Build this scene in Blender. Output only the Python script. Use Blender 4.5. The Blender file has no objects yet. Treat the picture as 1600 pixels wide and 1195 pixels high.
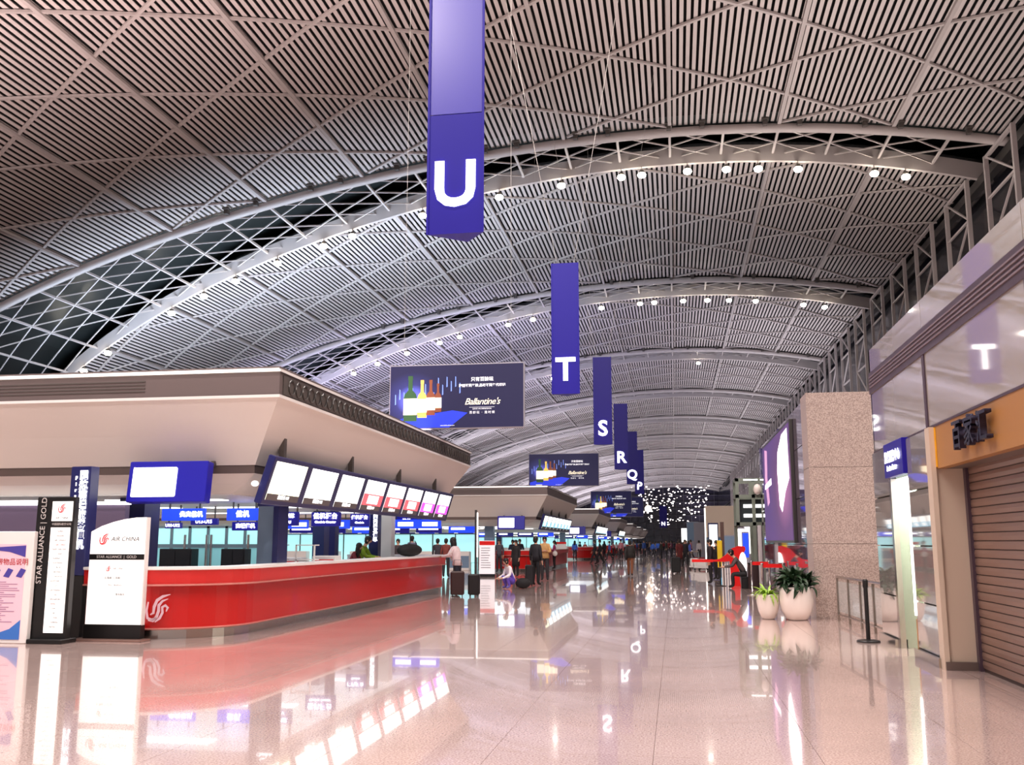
import bpy, math, random
import numpy as np
from mathutils import Vector, Matrix, Euler
random.seed(7)
C = bpy.context.scene.collection
PI = math.pi

# ------------------------------------------------------------------ camera, world, exposure
F, VX, VY, CX, CY, H0 = 1510., 1055., 847., 800., 597.5, 1.55
d = Vector(((VX-CX)/F, -(VY-CY)/F, 1.0)).normalized()          # hall axis seen from the camera (right, up, forward)
n_ = math.hypot(d.z, d.y); up = Vector((0, d.z/n_, -d.y/n_))
rt = Vector((d.z*up.y-d.y*up.z, d.x*up.z-d.z*up.x, d.y*up.x-d.x*up.y))
if rt.x < 0: rt = -rt
MW = Matrix((rt, d, up))                                         # rows: world X, Y, Z
cam_d = bpy.data.cameras.new('camera'); cam = bpy.data.objects.new('camera', cam_d); C.objects.link(cam)
R3 = Matrix((MW.col[0], MW.col[1], -MW.col[2])).transposed()
cam.matrix_world = Matrix.Translation((0, 0, H0)) @ R3.to_4x4()
cam_d.sensor_width = 36; cam_d.lens = 36*F/1600; cam_d.clip_start = .1; cam_d.clip_end = 1500
bpy.context.scene.camera = cam
def gx(px, Y):                                                   # lateral position at distance Y for a bearing measured in the photo
    v = MW @ Vector(((px-CX)/F, -(VY-CY)/F, 1.0)); return v.x/v.y*Y

sc = bpy.context.scene
sc.view_settings.view_transform = 'Standard'; sc.view_settings.look = 'None'
sc.view_settings.gamma = 1; sc.view_settings.use_curve_mapping = False
sc.view_settings.exposure = 0.0
sc.cycles.use_denoising = True; sc.cycles.max_bounces = 8; sc.cycles.diffuse_bounces = 4; sc.cycles.glossy_bounces = 4
sc.cycles.transparent_max_bounces = 8; sc.cycles.sample_clamp_indirect = 6; sc.cycles.caustics_reflective = False
w = bpy.data.worlds.new('world'); sc.world = w; w.use_nodes = True
w.node_tree.nodes['Background'].inputs[0].default_value = (1.0, .90, .89, 1); w.node_tree.nodes['Background'].inputs[1].default_value = .33

def area(name, loc, sx, sy, power, color, updown=-1, parent=None):
    l = bpy.data.lights.new(name, 'AREA'); l.shape = 'RECTANGLE'; l.size = sx; l.size_y = sy; l.energy = power; l.color = color
    o = bpy.data.objects.new(name, l); o.location = loc
    if updown > 0: o.rotation_euler = (PI-(.45 if loc[1] > 40 and loc[0] < 0 else 0), 0, 0); l.spread = math.radians(115)
    C.objects.link(o)
    if parent: o.parent = parent
    return o
ISL_P, ISL_Y0, ISL_Y1, ISL_X = 36.4, 15.8, 32.0, -6.76
COOL = (.62, .78, 1.0); WARM = (1.0, .86, .80); NEU = (1, .95, .90)
for k in range(-1, 12):                                          # uplights on the island canopies; those past the built islands added to brighten the roof
    area('canopy_and_fill_uplight', (-30 if k > 0 else -24, (23.9 if k < 1 else 27.9)+ISL_P*k, 4.75), 34, 10, [4500, 8000, 14000, 12000, 10500, 9500][min(k+1, 5)], [WARM, (1,.78,.74), (.66,.80,1), (.62,.64,1), (.72,.72,1), (.85,.84,1)][min(k+1, 5)], 1)
for k in range(0, 7):                                            # fluorescent panels under the canopies
    area('canopy_downlight', (-18, 23.9+ISL_P*k, 2.43), 20, 11, 420 if k == 0 else 700, (.80, .92, 1.0))
for k in range(0, 3):                                            # upward lamps added above the shop roofs to brighten the ceiling
    area('ceiling_fill_lamp', (7, 12+24*k, 5.6), 7, 20, 1500, (1, .90, .86), 1)
for k in range(3, 14):  # same added fill further down the right side, for the distant roof
    area('ceiling_fill_lamp', (12, 12+36*k, 5.6), 10, 30, 2800, (.92, .90, 1), 1)
for x in (-16, -6, 4, 14):                                       # unseen high lamps over and behind the camera, added for floor light and banner glare
    area('high_fill_lamp', (x, 22, 25.5), 2, 2, 2300, (1, .87, .82))
    area('high_fill_lamp', (x-6 if x < 0 else x-2, -9, 26), 1.6, 1.2, 2600, (1, .86, .86))
    area('high_fill_lamp', (x, 4, 25.5), 2, 2, 2000, (1, .87, .82))

# ------------------------------------------------------------------ helpers
def lin(c): c /= 255.; return c/12.92 if c <= .04045 else ((c+.055)/1.055)**2.4
def rgb(r, g, b): return (lin(r), lin(g), lin(b), 1)
MATS = {}
def mat(name, col, rough=.5, metal=0., emit=0., ecol=None, coat=0., alpha=1., noise=None, trans=0., spec=None):
    if name in MATS: return MATS[name]
    m = bpy.data.materials.new(name); m.use_nodes = True; nt = m.node_tree; b = nt.nodes['Principled BSDF']
    c = rgb(*col); b.inputs['Base Color'].default_value = c; b.inputs['Roughness'].default_value = rough; b.inputs['Metallic'].default_value = metal
    if coat: b.inputs['Coat Weight'].default_value = coat; b.inputs['Coat Roughness'].default_value = .03
    if spec is not None: b.inputs['Specular IOR Level'].default_value = spec
    if trans: b.inputs['Transmission Weight'].default_value = trans
    if alpha < 1: b.inputs['Alpha'].default_value = alpha
    if emit: b.inputs['Emission Color'].default_value = rgb(*(ecol or col)); b.inputs['Emission Strength'].default_value = emit
    if noise:                                                    # (scale, second colour, contrast)
        tc = nt.nodes.new('ShaderNodeTexCoord'); nz = nt.nodes.new('ShaderNodeTexNoise'); nz.inputs['Scale'].default_value = noise[0]; nz.inputs['Detail'].default_value = 3
        rp = nt.nodes.new('ShaderNodeValToRGB'); rp.color_ramp.elements[0].position = .5-noise[2]; rp.color_ramp.elements[1].position = .5+noise[2]
        rp.color_ramp.elements[0].color = c; rp.color_ramp.elements[1].color = rgb(*noise[1])
        nt.links.new(tc.outputs['Object'], nz.inputs['Vector']); nt.links.new(nz.outputs[0], rp.inputs[0]); nt.links.new(rp.outputs[0], b.inputs['Base Color'])
    MATS[name] = m; return m
class MB:
    def __init__(s): s.v = []; s.f = []; s.m = []
    def add(s, vs, fs, mi=0):
        o = len(s.v); s.v += [tuple(v) for v in vs]; s.f += [tuple(i+o for i in f) for f in fs]; s.m += [mi]*len(fs); return s
    def box(s, x0, x1, y0, y1, z0, z1, mi=0):
        vs = [(x, y, z) for z in (z0, z1) for y in (y0, y1) for x in (x0, x1)]
        return s.add(vs, [(0,2,3,1),(4,5,7,6),(0,1,5,4),(2,6,7,3),(0,4,6,2),(1,3,7,5)], mi)
    def bbox(s, x0, x1, y0, y1, z0, z1, b=.01, mi=0):            # box with chamfered vertical edges and top/bottom edges
        def ring(i, z): return [(x0+i+b,y0+i,z),(x1-i-b,y0+i,z),(x1-i,y0+i+b,z),(x1-i,y1-i-b,z),(x1-i-b,y1-i,z),(x0+i+b,y1-i,z),(x0+i,y1-i-b,z),(x0+i,y0+i+b,z)]
        vs = ring(b, z0)+ring(0, z0+b)+ring(0, z1-b)+ring(b, z1)
        fs = [tuple(range(7, -1, -1)), tuple(range(24, 32))]
        for r in range(3):
            for i in range(8): j = (i+1) % 8; fs.append((r*8+i, r*8+j, r*8+8+j, r*8+8+i))
        return s.add(vs, fs, mi)
    def bar(s, a, b, w, h=None, mi=0, upv=(0, 0, 1)):            # rectangular bar between two points
        h = h or w; a = Vector(a); b = Vector(b); t = (b-a).normalized(); u = Vector(upv)
        if abs(t.dot(u)) > .98: u = Vector((0, 1, 0))
        sd = t.cross(u).normalized()*w/2; uu = sd.cross(t).normalized()*h/2
        vs = [p+q for p in (a, b) for q in (-sd-uu, sd-uu, sd+uu, -sd+uu)]
        return s.add(vs, [(3,2,1,0),(4,5,6,7),(0,1,5,4),(1,2,6,5),(2,3,7,6),(3,0,4,7)], mi)
    def tube(s, pts, r, n=8, mi=0, cap=True):
        pts = [Vector(p) for p in pts]; rs = r if isinstance(r, (list, tuple)) else [r]*len(pts); vs = []; fs = []
        ref = Vector((0, 0, 1))
        for i, p in enumerate(pts):
            t = (pts[min(i+1, len(pts)-1)]-pts[max(i-1, 0)]).normalized()
            rr = ref if abs(t.dot(ref)) < .95 else Vector((1, 0, 0))
            a = t.cross(rr).normalized(); b = t.cross(a)
            vs += [p+(a*math.cos(2*PI*k/n)+b*math.sin(2*PI*k/n))*rs[i] for k in range(n)]
        for i in range(len(pts)-1):
            for k in range(n): j = (k+1) % n; fs.append((i*n+k, i*n+j, i*n+n+j, i*n+n+k))
        if cap: fs += [tuple(range(n)), tuple(range(len(pts)*n-1, len(pts)*n-n-1, -1))]
        return s.add(vs, fs, mi)
    def lathe(s, prof, n=20, c=(0, 0, 0), mi=0):
        vs = [(c[0]+r*math.cos(2*PI*k/n), c[1]+r*math.sin(2*PI*k/n), c[2]+z) for r, z in prof for k in range(n)]; fs = []
        for i in range(len(prof)-1):
            for k in range(n): j = (k+1) % n; fs.append((i*n+k, i*n+j, i*n+n+j, i*n+n+k))
        fs += [tuple(range(n-1, -1, -1)), tuple(range((len(prof)-1)*n, len(prof)*n))]
        return s.add(vs, fs, mi)
    def prism(s, poly, axis, a0, a1, mi=0):                      # polygon extruded along an axis ('x','y','z')
        def P(p, a): return {'x': (a, p[0], p[1]), 'y': (p[0], a, p[1]), 'z': (p[0], p[1], a)}[axis]
        n = len(poly); vs = [P(p, a0) for p in poly]+[P(p, a1) for p in poly]
        fs = [tuple(range(n-1, -1, -1)), tuple(range(n, 2*n))]+[(i, (i+1) % n, n+(i+1) % n, n+i) for i in range(n)]
        return s.add(vs, fs, mi)
    def ell(s, c, r, n=10, m=7, mi=0):
        vs = [(c[0], c[1], c[2]-r[2])]; fs = []
        for i in range(1, m):
            a = -PI/2+PI*i/m
            vs += [(c[0]+r[0]*math.cos(a)*math.cos(2*PI*k/n), c[1]+r[1]*math.cos(a)*math.sin(2*PI*k/n), c[2]+r[2]*math.sin(a)) for k in range(n)]
        vs.append((c[0], c[1], c[2]+r[2]))
        for k in range(n):
            j = (k+1) % n; fs.append((0, 1+j, 1+k)); fs.append((len(vs)-1, len(vs)-1-n+k, len(vs)-1-n+j))
            for i in range(m-2): fs.append((1+i*n+k, 1+i*n+j, 1+i*n+n+j, 1+i*n+n+k))
        return s.add(vs, fs, mi)
    def mesh(s, name, mats, smooth=False):
        me = bpy.data.meshes.new(name); me.from_pydata(s.v, [], s.f)
        for m in (mats if isinstance(mats, (list, tuple)) else [mats]): me.materials.append(m)
        me.polygons.foreach_set('material_index', s.m)
        if smooth: me.shade_smooth()
        me.update(); return me
    def build(s, name, mats, parent=None, smooth=False):
        return link(name, s.mesh(name, mats, smooth), parent)
def link(name, me, parent=None, loc=(0, 0, 0), rot=(0, 0, 0), sca=(1, 1, 1)):
    o = bpy.data.objects.new(name, me); C.objects.link(o); o.location = loc; o.rotation_euler = rot; o.scale = sca
    if parent: o.parent = parent
    return o
def tag(o, label=None, cat=None, group=None, kind=None):
    if label: o['label'] = label
    if cat: o['category'] = cat
    if group: o['group'] = group
    if kind: o['kind'] = kind
    return o
def thing(name, label, cat, loc=(0, 0, 0), rz=0, group=None, rx=0):
    o = bpy.data.objects.new(name, None); C.objects.link(o); o.location = loc; o.rotation_euler = (rx, 0, rz)
    o.empty_display_size = .1
    return tag(o, label, cat, group)
def struct(name, mb, m, parent=None):
    o = mb.build(name, m, parent); o['kind'] = 'structure'; return o
def sroot(name):
    o = bpy.data.objects.new(name, None); C.objects.link(o); o['kind'] = 'structure'; return o
def copy_tree(o, parent=None):
    c = o.copy(); C.objects.link(c)
    if parent: c.parent = parent
    for ch in list(o.children): copy_tree(ch, c)
    return c
TXT = {}
def text_mesh(s, size, m, ext=.004, shear=0, bold=0, spacing=1.0, align='CENTER', line=1.0):
    key = (s, size, m.name, ext, shear, bold, spacing, align, line)
    if key in TXT: return TXT[key]
    cu = bpy.data.curves.new('lettering', 'FONT'); cu.body = s; cu.size = size; cu.extrude = ext; cu.shear = shear; cu.offset = bold
    cu.align_x = align; cu.align_y = 'CENTER'; cu.space_character = spacing; cu.space_line = line; cu.resolution_u = 3
    o = bpy.data.objects.new('t', cu); C.objects.link(o)
    dg = bpy.context.evaluated_depsgraph_get(); me = bpy.data.meshes.new_from_object(o.evaluated_get(dg)); me.name = 'lettering'
    C.objects.unlink(o); bpy.data.objects.remove(o); me.materials.clear(); me.materials.append(m); TXT[key] = me; return me
# text faces: 'front' faces -Y, 'right' faces +X, 'left' faces -X
ROT = {'front': (PI/2, 0, 0), 'right': (PI/2, 0, PI/2), 'left': (PI/2, 0, -PI/2)}
def text(s, size, m, loc, parent=None, face='front', name='lettering', extra=None, **kw):
    o = link(name, text_mesh(s, size, m, **kw), parent, loc, ROT[face])
    if extra: o.rotation_euler = extra
    return o
def ordinal(i): return ['first', 'second', 'third', 'fourth', 'fifth', 'sixth', 'seventh', 'eighth', 'ninth', 'tenth', 'eleventh', 'twelfth', 'thirteenth', 'fourteenth', 'fifteenth', 'sixteenth', 'seventeenth', 'eighteenth', 'nineteenth', 'twentieth'][i]

# ------------------------------------------------------------------ materials
steel = mat('painted_steel', (190, 181, 178), .5)
slatm = mat('slat_aluminium', (198, 188, 185), .5, noise=(.6, (210, 200, 197), .3))
darkm = mat('roof_void', (26, 26, 28), .9)
skym = mat('skylight_glass', (36, 40, 40), .35)
wallcream = mat('canopy_cream', (228, 222, 214), .45)
fasciam = mat('canopy_fascia_grey', (122, 110, 108), .45, metal=.3)
fdark = mat('fascia_dark', (86, 80, 76), .5)
bandm = mat('bronze_band', (112, 98, 92), .4, metal=.3)
white = mat('white_paint', (238, 236, 232), .4)
whitel = mat('lit_white', (255, 255, 255), .4, emit=2.2)
signw = mat('sign_panel_white', (255, 252, 248), .4, emit=.75)
stripl = mat('light_strip', (255, 250, 245), .4, emit=1.6)
scr = mat('screen_white', (255, 255, 250), .3, emit=1.8)
scr_g = mat('screen_yellow_white', (255, 255, 225), .3, emit=1.7)
scr_r = mat('screen_red', (235, 90, 100), .3, emit=1.2)
scr_m = mat('screen_magenta', (240, 80, 235), .3, emit=1.3)
scr_c = mat('screen_cyan', (130, 215, 250), .3, emit=1.3)
scr_gry = mat('screen_grey', (96, 92, 92), .3)
blue = mat('sign_blue', (32, 20, 146), .38, spec=.35)
blueg = mat('sign_blue_gloss', (40, 28, 165), .33, coat=1., spec=.6); blueg.node_tree.nodes['Principled BSDF'].inputs['Coat Roughness'].default_value = .24
navy = mat('navy_panel', (28, 32, 92), .35)
bluebox = mat('sign_blue_box', (30, 26, 160), .35, emit=.12)
bluel = mat('lit_blue', (30, 70, 235), .4, emit=.9)
red = mat('counter_red', (190, 18, 16), .32, coat=.15)
redtop = mat('counter_red_upper', (204, 34, 32), .32, coat=.15)
redline = mat('counter_edge', (230, 150, 140), .25, metal=.4)
chrome = mat('brushed_steel', (190, 184, 178), .22, metal=1.)
steeld = mat('dark_steel', (90, 88, 86), .35, metal=.7)
black = mat('black_plastic', (16, 15, 16), .4)
cyanw = mat('cyan_glass_wall', (178, 238, 236), .3, emit=.75)
cyand = mat('cyan_glass', (150, 215, 220), .15, emit=.35)
greyb = mat('grey_blue_panel', (118, 144, 170), .4)
purplew = mat('lilac_metal_wall', (136, 122, 150), .3, metal=.5)
glassm = mat('cream_back_painted_glass', (176, 168, 158), .05, coat=1.)
gglass = mat('grey_back_painted_glass', (150, 146, 142), .04, coat=1.)
pglass = mat('purple_tinted_glass', (120, 104, 128), .05, coat=1.)
fascb = mat('dark_aubergine_band', (74, 58, 70), .4)
orange = mat('orange_board', (170, 120, 64), .4)
gold = mat('yellow_edge', (240, 176, 30), .4)
shut = mat('shutter_metal', (146, 118, 106), .35, metal=.45)
granite = mat('pillar_granite', (158, 140, 132), .35, noise=(42, (202, 186, 176), .12))
potm = mat('glazed_pot', (244, 236, 228), .25, coat=.5)
soil = mat('soil', (60, 44, 32), .9)
leafy = mat('leaf_lime', (150, 190, 60), .45)
leafd = mat('leaf_dark', (34, 62, 36), .45)
skin = mat('skin', (206, 160, 134), .5); hairm = mat('hair_black', (22, 17, 16), .5)
yel = mat('yellow_plastic', (236, 200, 40), .4)
redp = mat('red_plastic', (225, 24, 22), .35)

# polished granite floor
fl = bpy.data.materials.new('polished_pink_granite'); fl.use_nodes = True; nt = fl.node_tree; b = nt.nodes['Principled BSDF']
tc = nt.nodes.new('ShaderNodeTexCoord'); nz = nt.nodes.new('ShaderNodeTexNoise'); nz.inputs['Scale'].default_value = 60; nz.inputs['Detail'].default_value = 4
nz2 = nt.nodes.new('ShaderNodeTexNoise'); nz2.inputs['Scale'].default_value = .8; nz2.inputs['Detail'].default_value = 3
geo = nt.nodes.new('ShaderNodeNewGeometry')
rp = nt.nodes.new('ShaderNodeValToRGB'); rp.color_ramp.elements[0].position = .38; rp.color_ramp.elements[1].position = .6
rp.color_ramp.elements[0].color = rgb(190, 160, 152); rp.color_ramp.elements[1].color = rgb(228, 206, 198)
mx = nt.nodes.new('ShaderNodeMix'); mx.data_type = 'RGBA'; mx.blend_type = 'MULTIPLY'; mx.inputs[0].default_value = .35
nt.links.new(geo.outputs['Position'], nz.inputs['Vector']); nt.links.new(geo.outputs['Position'], nz2.inputs['Vector'])
nt.links.new(nz.outputs[0], rp.inputs[0]); nt.links.new(rp.outputs[0], mx.inputs[6]); nt.links.new(nz2.outputs[0], mx.inputs[7]); nt.links.new(mx.outputs[2], b.inputs['Base Color'])
b.inputs['Roughness'].default_value = .10; b.inputs['Coat Weight'].default_value = .6; b.inputs['Coat Roughness'].default_value = .02

# ------------------------------------------------------------------ floor
fmb = MB(); fmb.add([(-62, -12, -.02), (22, -12, -.02), (22, 500, -.02), (-62, 500, -.02)], [(0, 1, 2, 3)])
floor = struct('floor', fmb, mat('floor_joint', (176, 148, 140), .5))
T = 1.2
tm = MB().box(-T/2+.0018, T/2-.0018, -T/2+.0018, T/2-.0018, -.015, 0).mesh('tile', fl)
tl = []
for j in range(0, 24):
    for i in range(-16, 4):
        x, y = (i+.5)*T-.2, 4.5+j*T
        if x > 3.6 or x < -.80*y-1 or len(tl) >= 300: continue
        tl.append((i, j)); link('tile', tm, floor, (x, y, 0))
done = set(tl); rest = MB()
for j in range(-2, 80):
    for i in range(-50, 18):
        if (i, j) in done: continue
        x, y = (i+.5)*T-.2, 4.5+j*T; e = T/2-.0025
        rest.add([(x-e, y-e, 0), (x+e, y-e, 0), (x+e, y+e, 0), (x-e, y+e, 0)], [(0, 1, 2, 3)])
rest.add([(-62, 4.5+79.5*T, 0), (22, 4.5+79.5*T, 0), (22, 500, 0), (-62, 500, 0)], [(0, 1, 2, 3)])
rest.add([(-62, -12, 0), (22, -12, 0), (22, 4.5-2.5*T, 0), (-62, 4.5-2.5*T, 0)], [(0, 1, 2, 3)])
o = rest.build('floor_tiles', fl, floor); o['kind'] = 'stuff'

# ------------------------------------------------------------------ roof
UPP = np.array([(-62, 8.5), (-54, 14.2), (-47.2, 18.3), (-42.6, 20.1), (-37.4, 21.9), (-33.9, 23.0), (-27.7, 24.45), (-23.4, 25.25), (-14.9, 26.9), (-10.9, 27.4), (-4.5, 27.85), (.24, 27.99), (4.6, 27.95), (8.6, 27.7), (12.4, 27.3), (16.9, 26.6), (21, 25.9)])
def crv(P, deg=5):
    c = np.polyfit((P[:, 0]+20)/40, P[:, 1], deg); return lambda x: float(np.polyval(c, (x+20)/40))
zup = crv(UPP)
YU = 59.8                                                        # far edge of the first roof bay
def ylo(x, k): return 28.1+.0034*(x-4)**2+ISL_P*k                # near edge of bay k: the skylight between two bays is lens-shaped
def slope(x): return (zup(x+.2)-zup(x-.2))/.4
ceiling = sroot('ceiling')
skin_r = MB(); XS = [-62+83.6*i/24 for i in range(25)]
for i in range(24):
    a, c = XS[i], XS[i+1]
    skin_r.add([(a, 27, zup(a)+2.0), (c, 27, zup(c)+2.0), (c, 500, zup(c)+2.0), (a, 500, zup(a)+2.0)], [(0, 3, 2, 1)])
skin_r.build('roof_skin', skym, ceiling)
XR, XL = 20.6, -60.
PIT = 6.85/19; ns = int((XR-XL)/PIT)
um = MB().box(-.5, .5, -.5, .5, -.5, .5).mesh('slat', slatm)
cnt = 0
for k in range(0, 12):
    y1 = YU+ISL_P*k
    st = MB(); step = 1
    for i in range(0, ns, step):
        x = XR-.1-PIT*i; wdt = .205*step; y0 = ylo(x, k)
        if k == 0 and x < -50: continue
        a = Vector((x, y0, zup(x)+.12)); c = Vector((x, y1, zup(x)+.12)); sl = math.atan(slope(x))
        if (k == 0 or (k == 1 and -22 < x)) and cnt < 300:
            cnt += 1; o = link('slat', um, ceiling, (a+c)/2, (0, -sl, 0), (wdt, y1-y0, .05))
        else: st.bar(a, c, wdt, .05, upv=(-math.sin(sl), 0, math.cos(sl)))
    if st.v: o = st.build('slats', slatm, ceiling); o['kind'] = 'stuff'
    # dark backing added above the slats to block outside light and darken the gaps
    ln = MB()
    for i in range(24):
        a, c = XS[i], XS[i+1]
        ln.add([(a, ylo(a, k)-.1, zup(a)+.75), (c, ylo(c, k)-.1, zup(c)+.75), (c, y1, zup(c)+.75), (a, y1, zup(a)+.75)], [(0, 3, 2, 1)])
    ln.build('slat_backing', darkm, ceiling)
    # longitudinal beams: straight within a bay
    xb = [.35+6.85*q for q in range(-8, 3)]
    for x in xb:
        MB().bar((x, ylo(x, k), zup(x)-.08), (x, y1, zup(x)-.08), .22, .16).build('longitudinal_beam', steel, ceiling)
    # two families of diagonal beams
    per = 8.088
    for sg, base in ((-1, 47.6), (1, 51.64)):
        m0 = int((y1-90-base)/per)-6; m1 = int((y1+60-base)/per)+6
        for q in range(m0, m1+1):
            mb = MB(); run = []
            for t in range(0, 97):
                x = XL+(XR-XL)*t/96; y = base+q*per+sg*4.044*(x-.35)/6.85
                if ylo(x, k) <= y <= y1: run.append(Vector((x, y, zup(x)-.02)))
            if len(run) < 2: continue
            for p, r in zip(run[:-1], run[1:]): mb.bar(p, r, .17, .12)
            mb.build('diagonal_beam', steel, ceiling)
    # arch truss closing the bay: round upper chord, deep lower chord and the lattice across the skylight
    NA = 36; mb = MB(); mb.tube([(XL+(XR+.4-XL)*t/NA, y1+.1, zup(XL+(XR+.4-XL)*t/NA)-.30) for t in range(NA+1)], .30, 10)
    mb.build('arch_upper_chord', steel, ceiling, smooth=True)
    mb = MB()
    for t in range(NA):
        q4 = []
        for x in (XL+(XR+.4-XL)*t/NA, XL+(XR+.4-XL)*(t+1)/NA):
            y = ylo(x, k+1); z = zup(x); q4.append([(x, y-.50, z-.80), (x, y-.30, z-.85), (x, y, z+.3), (x, y-.60, z+.3)])
        mb.add(q4[0]+q4[1], [(0, 1, 5, 4), (1, 2, 6, 5), (2, 3, 7, 6), (3, 0, 4, 7)])
    mb.build('arch_lower_chord', steel, ceiling)
    br = MB() if k > 1 else None
    xg = [.35+3.425*q for q in range(-17, 7)]
    def N(x, y): return Vector((x, y, zup(x)-.25))
    for q, x in enumerate(xg):
        segs = [(N(x, y1+.15), N(x, ylo(x, k+1)-.3), .15)]
        for sg in (-1, 1):
            px_, py_ = x, y1+.15
            while True:
                nx, ny = px_+sg*3.425, py_+2.3; ye = ylo(nx, k+1)-.3
                if nx < XL or nx > XR: break
                if ny >= ye:
                    yp = ylo(px_, k+1)-.3; f = (yp-py_)/max(.01, (yp-py_)+(ny-ye)); segs.append((N(px_, py_), N(px_+sg*3.425*f, py_+2.3*f), .085)); break
                segs.append((N(px_, py_), N(nx, ny), .085)); px_, py_ = nx, ny
        for a, c, ww in segs:
            if br: br.bar(a, c, ww)
            else: MB().bar(a, c, ww).build('brace', steel, ceiling)
    if br: br.build('brace', steel, ceiling)['kind'] = 'stuff'
    if k < 3:
        for q in range(17):
            x = 18.3-3.0*q-(.9 if q % 2 else 0); z = zup(x)
            MB().box(x-.22, x+.22, y1-.75, y1-.35, z-.05, z+.05).box(x-.14, x+.14, y1-.62, y1-.3, z-.35, z-.05).build('junction_box', fdark, ceiling)
# floodlights hanging under the lower chords
BX = [[-48.9, -46.2, -39.5, -36.3, -33.3, -29.5, -25.5, -23.1, -17.5, -11.7, -7.2, -3.0, -1.6, 1.5, 4.1, 6.2, 8.8, 13.7, 15.7],
      [-36.2, -33.1, -29.4, -25.4, -23.0, -17.4, -14.6, -7.1, -3.0, -1.5, 1.5, 4.0, 6.2, 8.9, 13.7, 15.8], [-17, 3.9]]
bulb = mat('lamp_lens', (255, 244, 225), .3, emit=38)
spot = bpy.data.lights.new('floodlight_beam', 'SPOT'); spot.energy = 700; spot.spot_size = 1.9; spot.spot_blend = .6; spot.color = (1, .92, .88); spot.shadow_soft_size = .2
hou = MB().lathe([(.10, .34), (.17, .30), (.20, .06), (.23, .0)], 12).mesh('housing', fdark)
lens = MB().ell((0, 0, -.02), (.29, .29, .2), 12, 8).mesh('lens', bulb)
yoke = MB().bar((0, 0, .33), (0, 0, .62), .05).mesh('yoke', steel)
nm = ['nearest', 'second', 'third']
for k, xs in enumerate(BX):
    for i, x in enumerate(reversed(xs)):
        lb = (ordinal(i)+' round floodlight from the right along the '+nm[k]+' roof arch') if k < 2 else ['lone floodlight under the middle of the third roof arch', 'small floodlight left of centre on the third roof arch'][i]
        y = ylo(x, k+1)-.65; t = thing('floodlight', lb, 'lamp', (x, y, zup(x)-1.45), 0, 'floodlights along the %s roof arch' % nm[k])
        link('housing', hou, t); link('lens', lens, t); link('yoke', yoke, t)
        if k < 2 and i % 2 == 0: lo = bpy.data.objects.new('floodlight_beam', spot); C.objects.link(lo); lo.parent = t; lo.location = (0, 0, -.3)
# small lit ceiling bars seen far away
# ------------------------------------------------------------------ outer walls and the lattice masts on the right
dg_ = mat('dark_curtain_glass', (40, 40, 46), .12)
wr = sroot('wall_right'); MB().box(21.2, 21.5, 20, 500, 0, 29).build('glass_wall', dg_, wr)
wl = sroot('wall_left'); MB().box(-62.3, -62, 26, 500, 0, 12).build('glass_wall', dg_, wl)
we = sroot('wall_end'); MB().box(-62, 22, 499, 499.4, 0, 30).build('glass_wall', mat('end_wall_glass', (84, 78, 100), .2), we)
mb = MB()
for i in range(22): mb.box(-60+3.8*i, -59.8+3.8*i, 498.6, 499, 0, 28)
for j in range(8): mb.box(-62, 22, 498.5, 499, 3.4*j+1, 3.4*j+1.25)
mb.build('mullions', mat('mullion', (150, 144, 160), .5), we)['kind'] = 'stuff'
mast_m = mat('mast_white_steel', (196, 186, 184), .45)
for k in range(0, 34):
    yA = 52.7+9.1*k; X = 19.9; zt = zup(X)-.6
    if k < 14: t = thing('lattice_mast', 'white steel lattice frame, '+(ordinal(k)+' from the near end of the right side wall' if k else 'nearest the shops on the right side wall'), 'mast', (X, yA, 0), 0, 'lattice masts along the right wall'); 
    for s_ in (0, 5.0):
        p = MB().box(-.13, .13, -s_-.13, -s_+.13, 0, zt)
        if k < 14: p.build('post', mast_m, t)
        elif s_ == 0: acc = p
        else: acc.v, acc.f, acc.m = acc.add(p.v, p.f).v, acc.f, acc.m
    pr = MB(); pr.box(-.1, .1, -5, 0, zt-.2, zt)
    z = 1.0; sgn = 1
    while z < zt-1:
        z2 = min(z+3.1, zt)
        pr.box(-.07, .07, -5, 0, z-.07, z+.07)
        pr.bar((0, 0 if sgn > 0 else -5, z), (0, -5 if sgn > 0 else 0, z2), .12); z = z2; sgn = -sgn
    pr.bar((0, 0, zt-.1), (.3, 0, zt+.2), .12)
    if k < 14: pr.build('lattice', mast_m, t)
    else:
        acc.add(pr.v, pr.f)
        o = acc.build('lattice_mast', mast_m); o.location = (X, yA, 0); tag(o, 'pale steel mast far down the right side, one of the merging row', 'mast', 'far lattice masts')
mb = MB()
for z in (8.5, 16.5): mb.box(20.6, 20.9, 20, 420, z, z+.3)
mb.box(20.3, 20.8, 20, 420, 24.6, 25.2); mb.build('rail_beams', steeld, wr)

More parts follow.
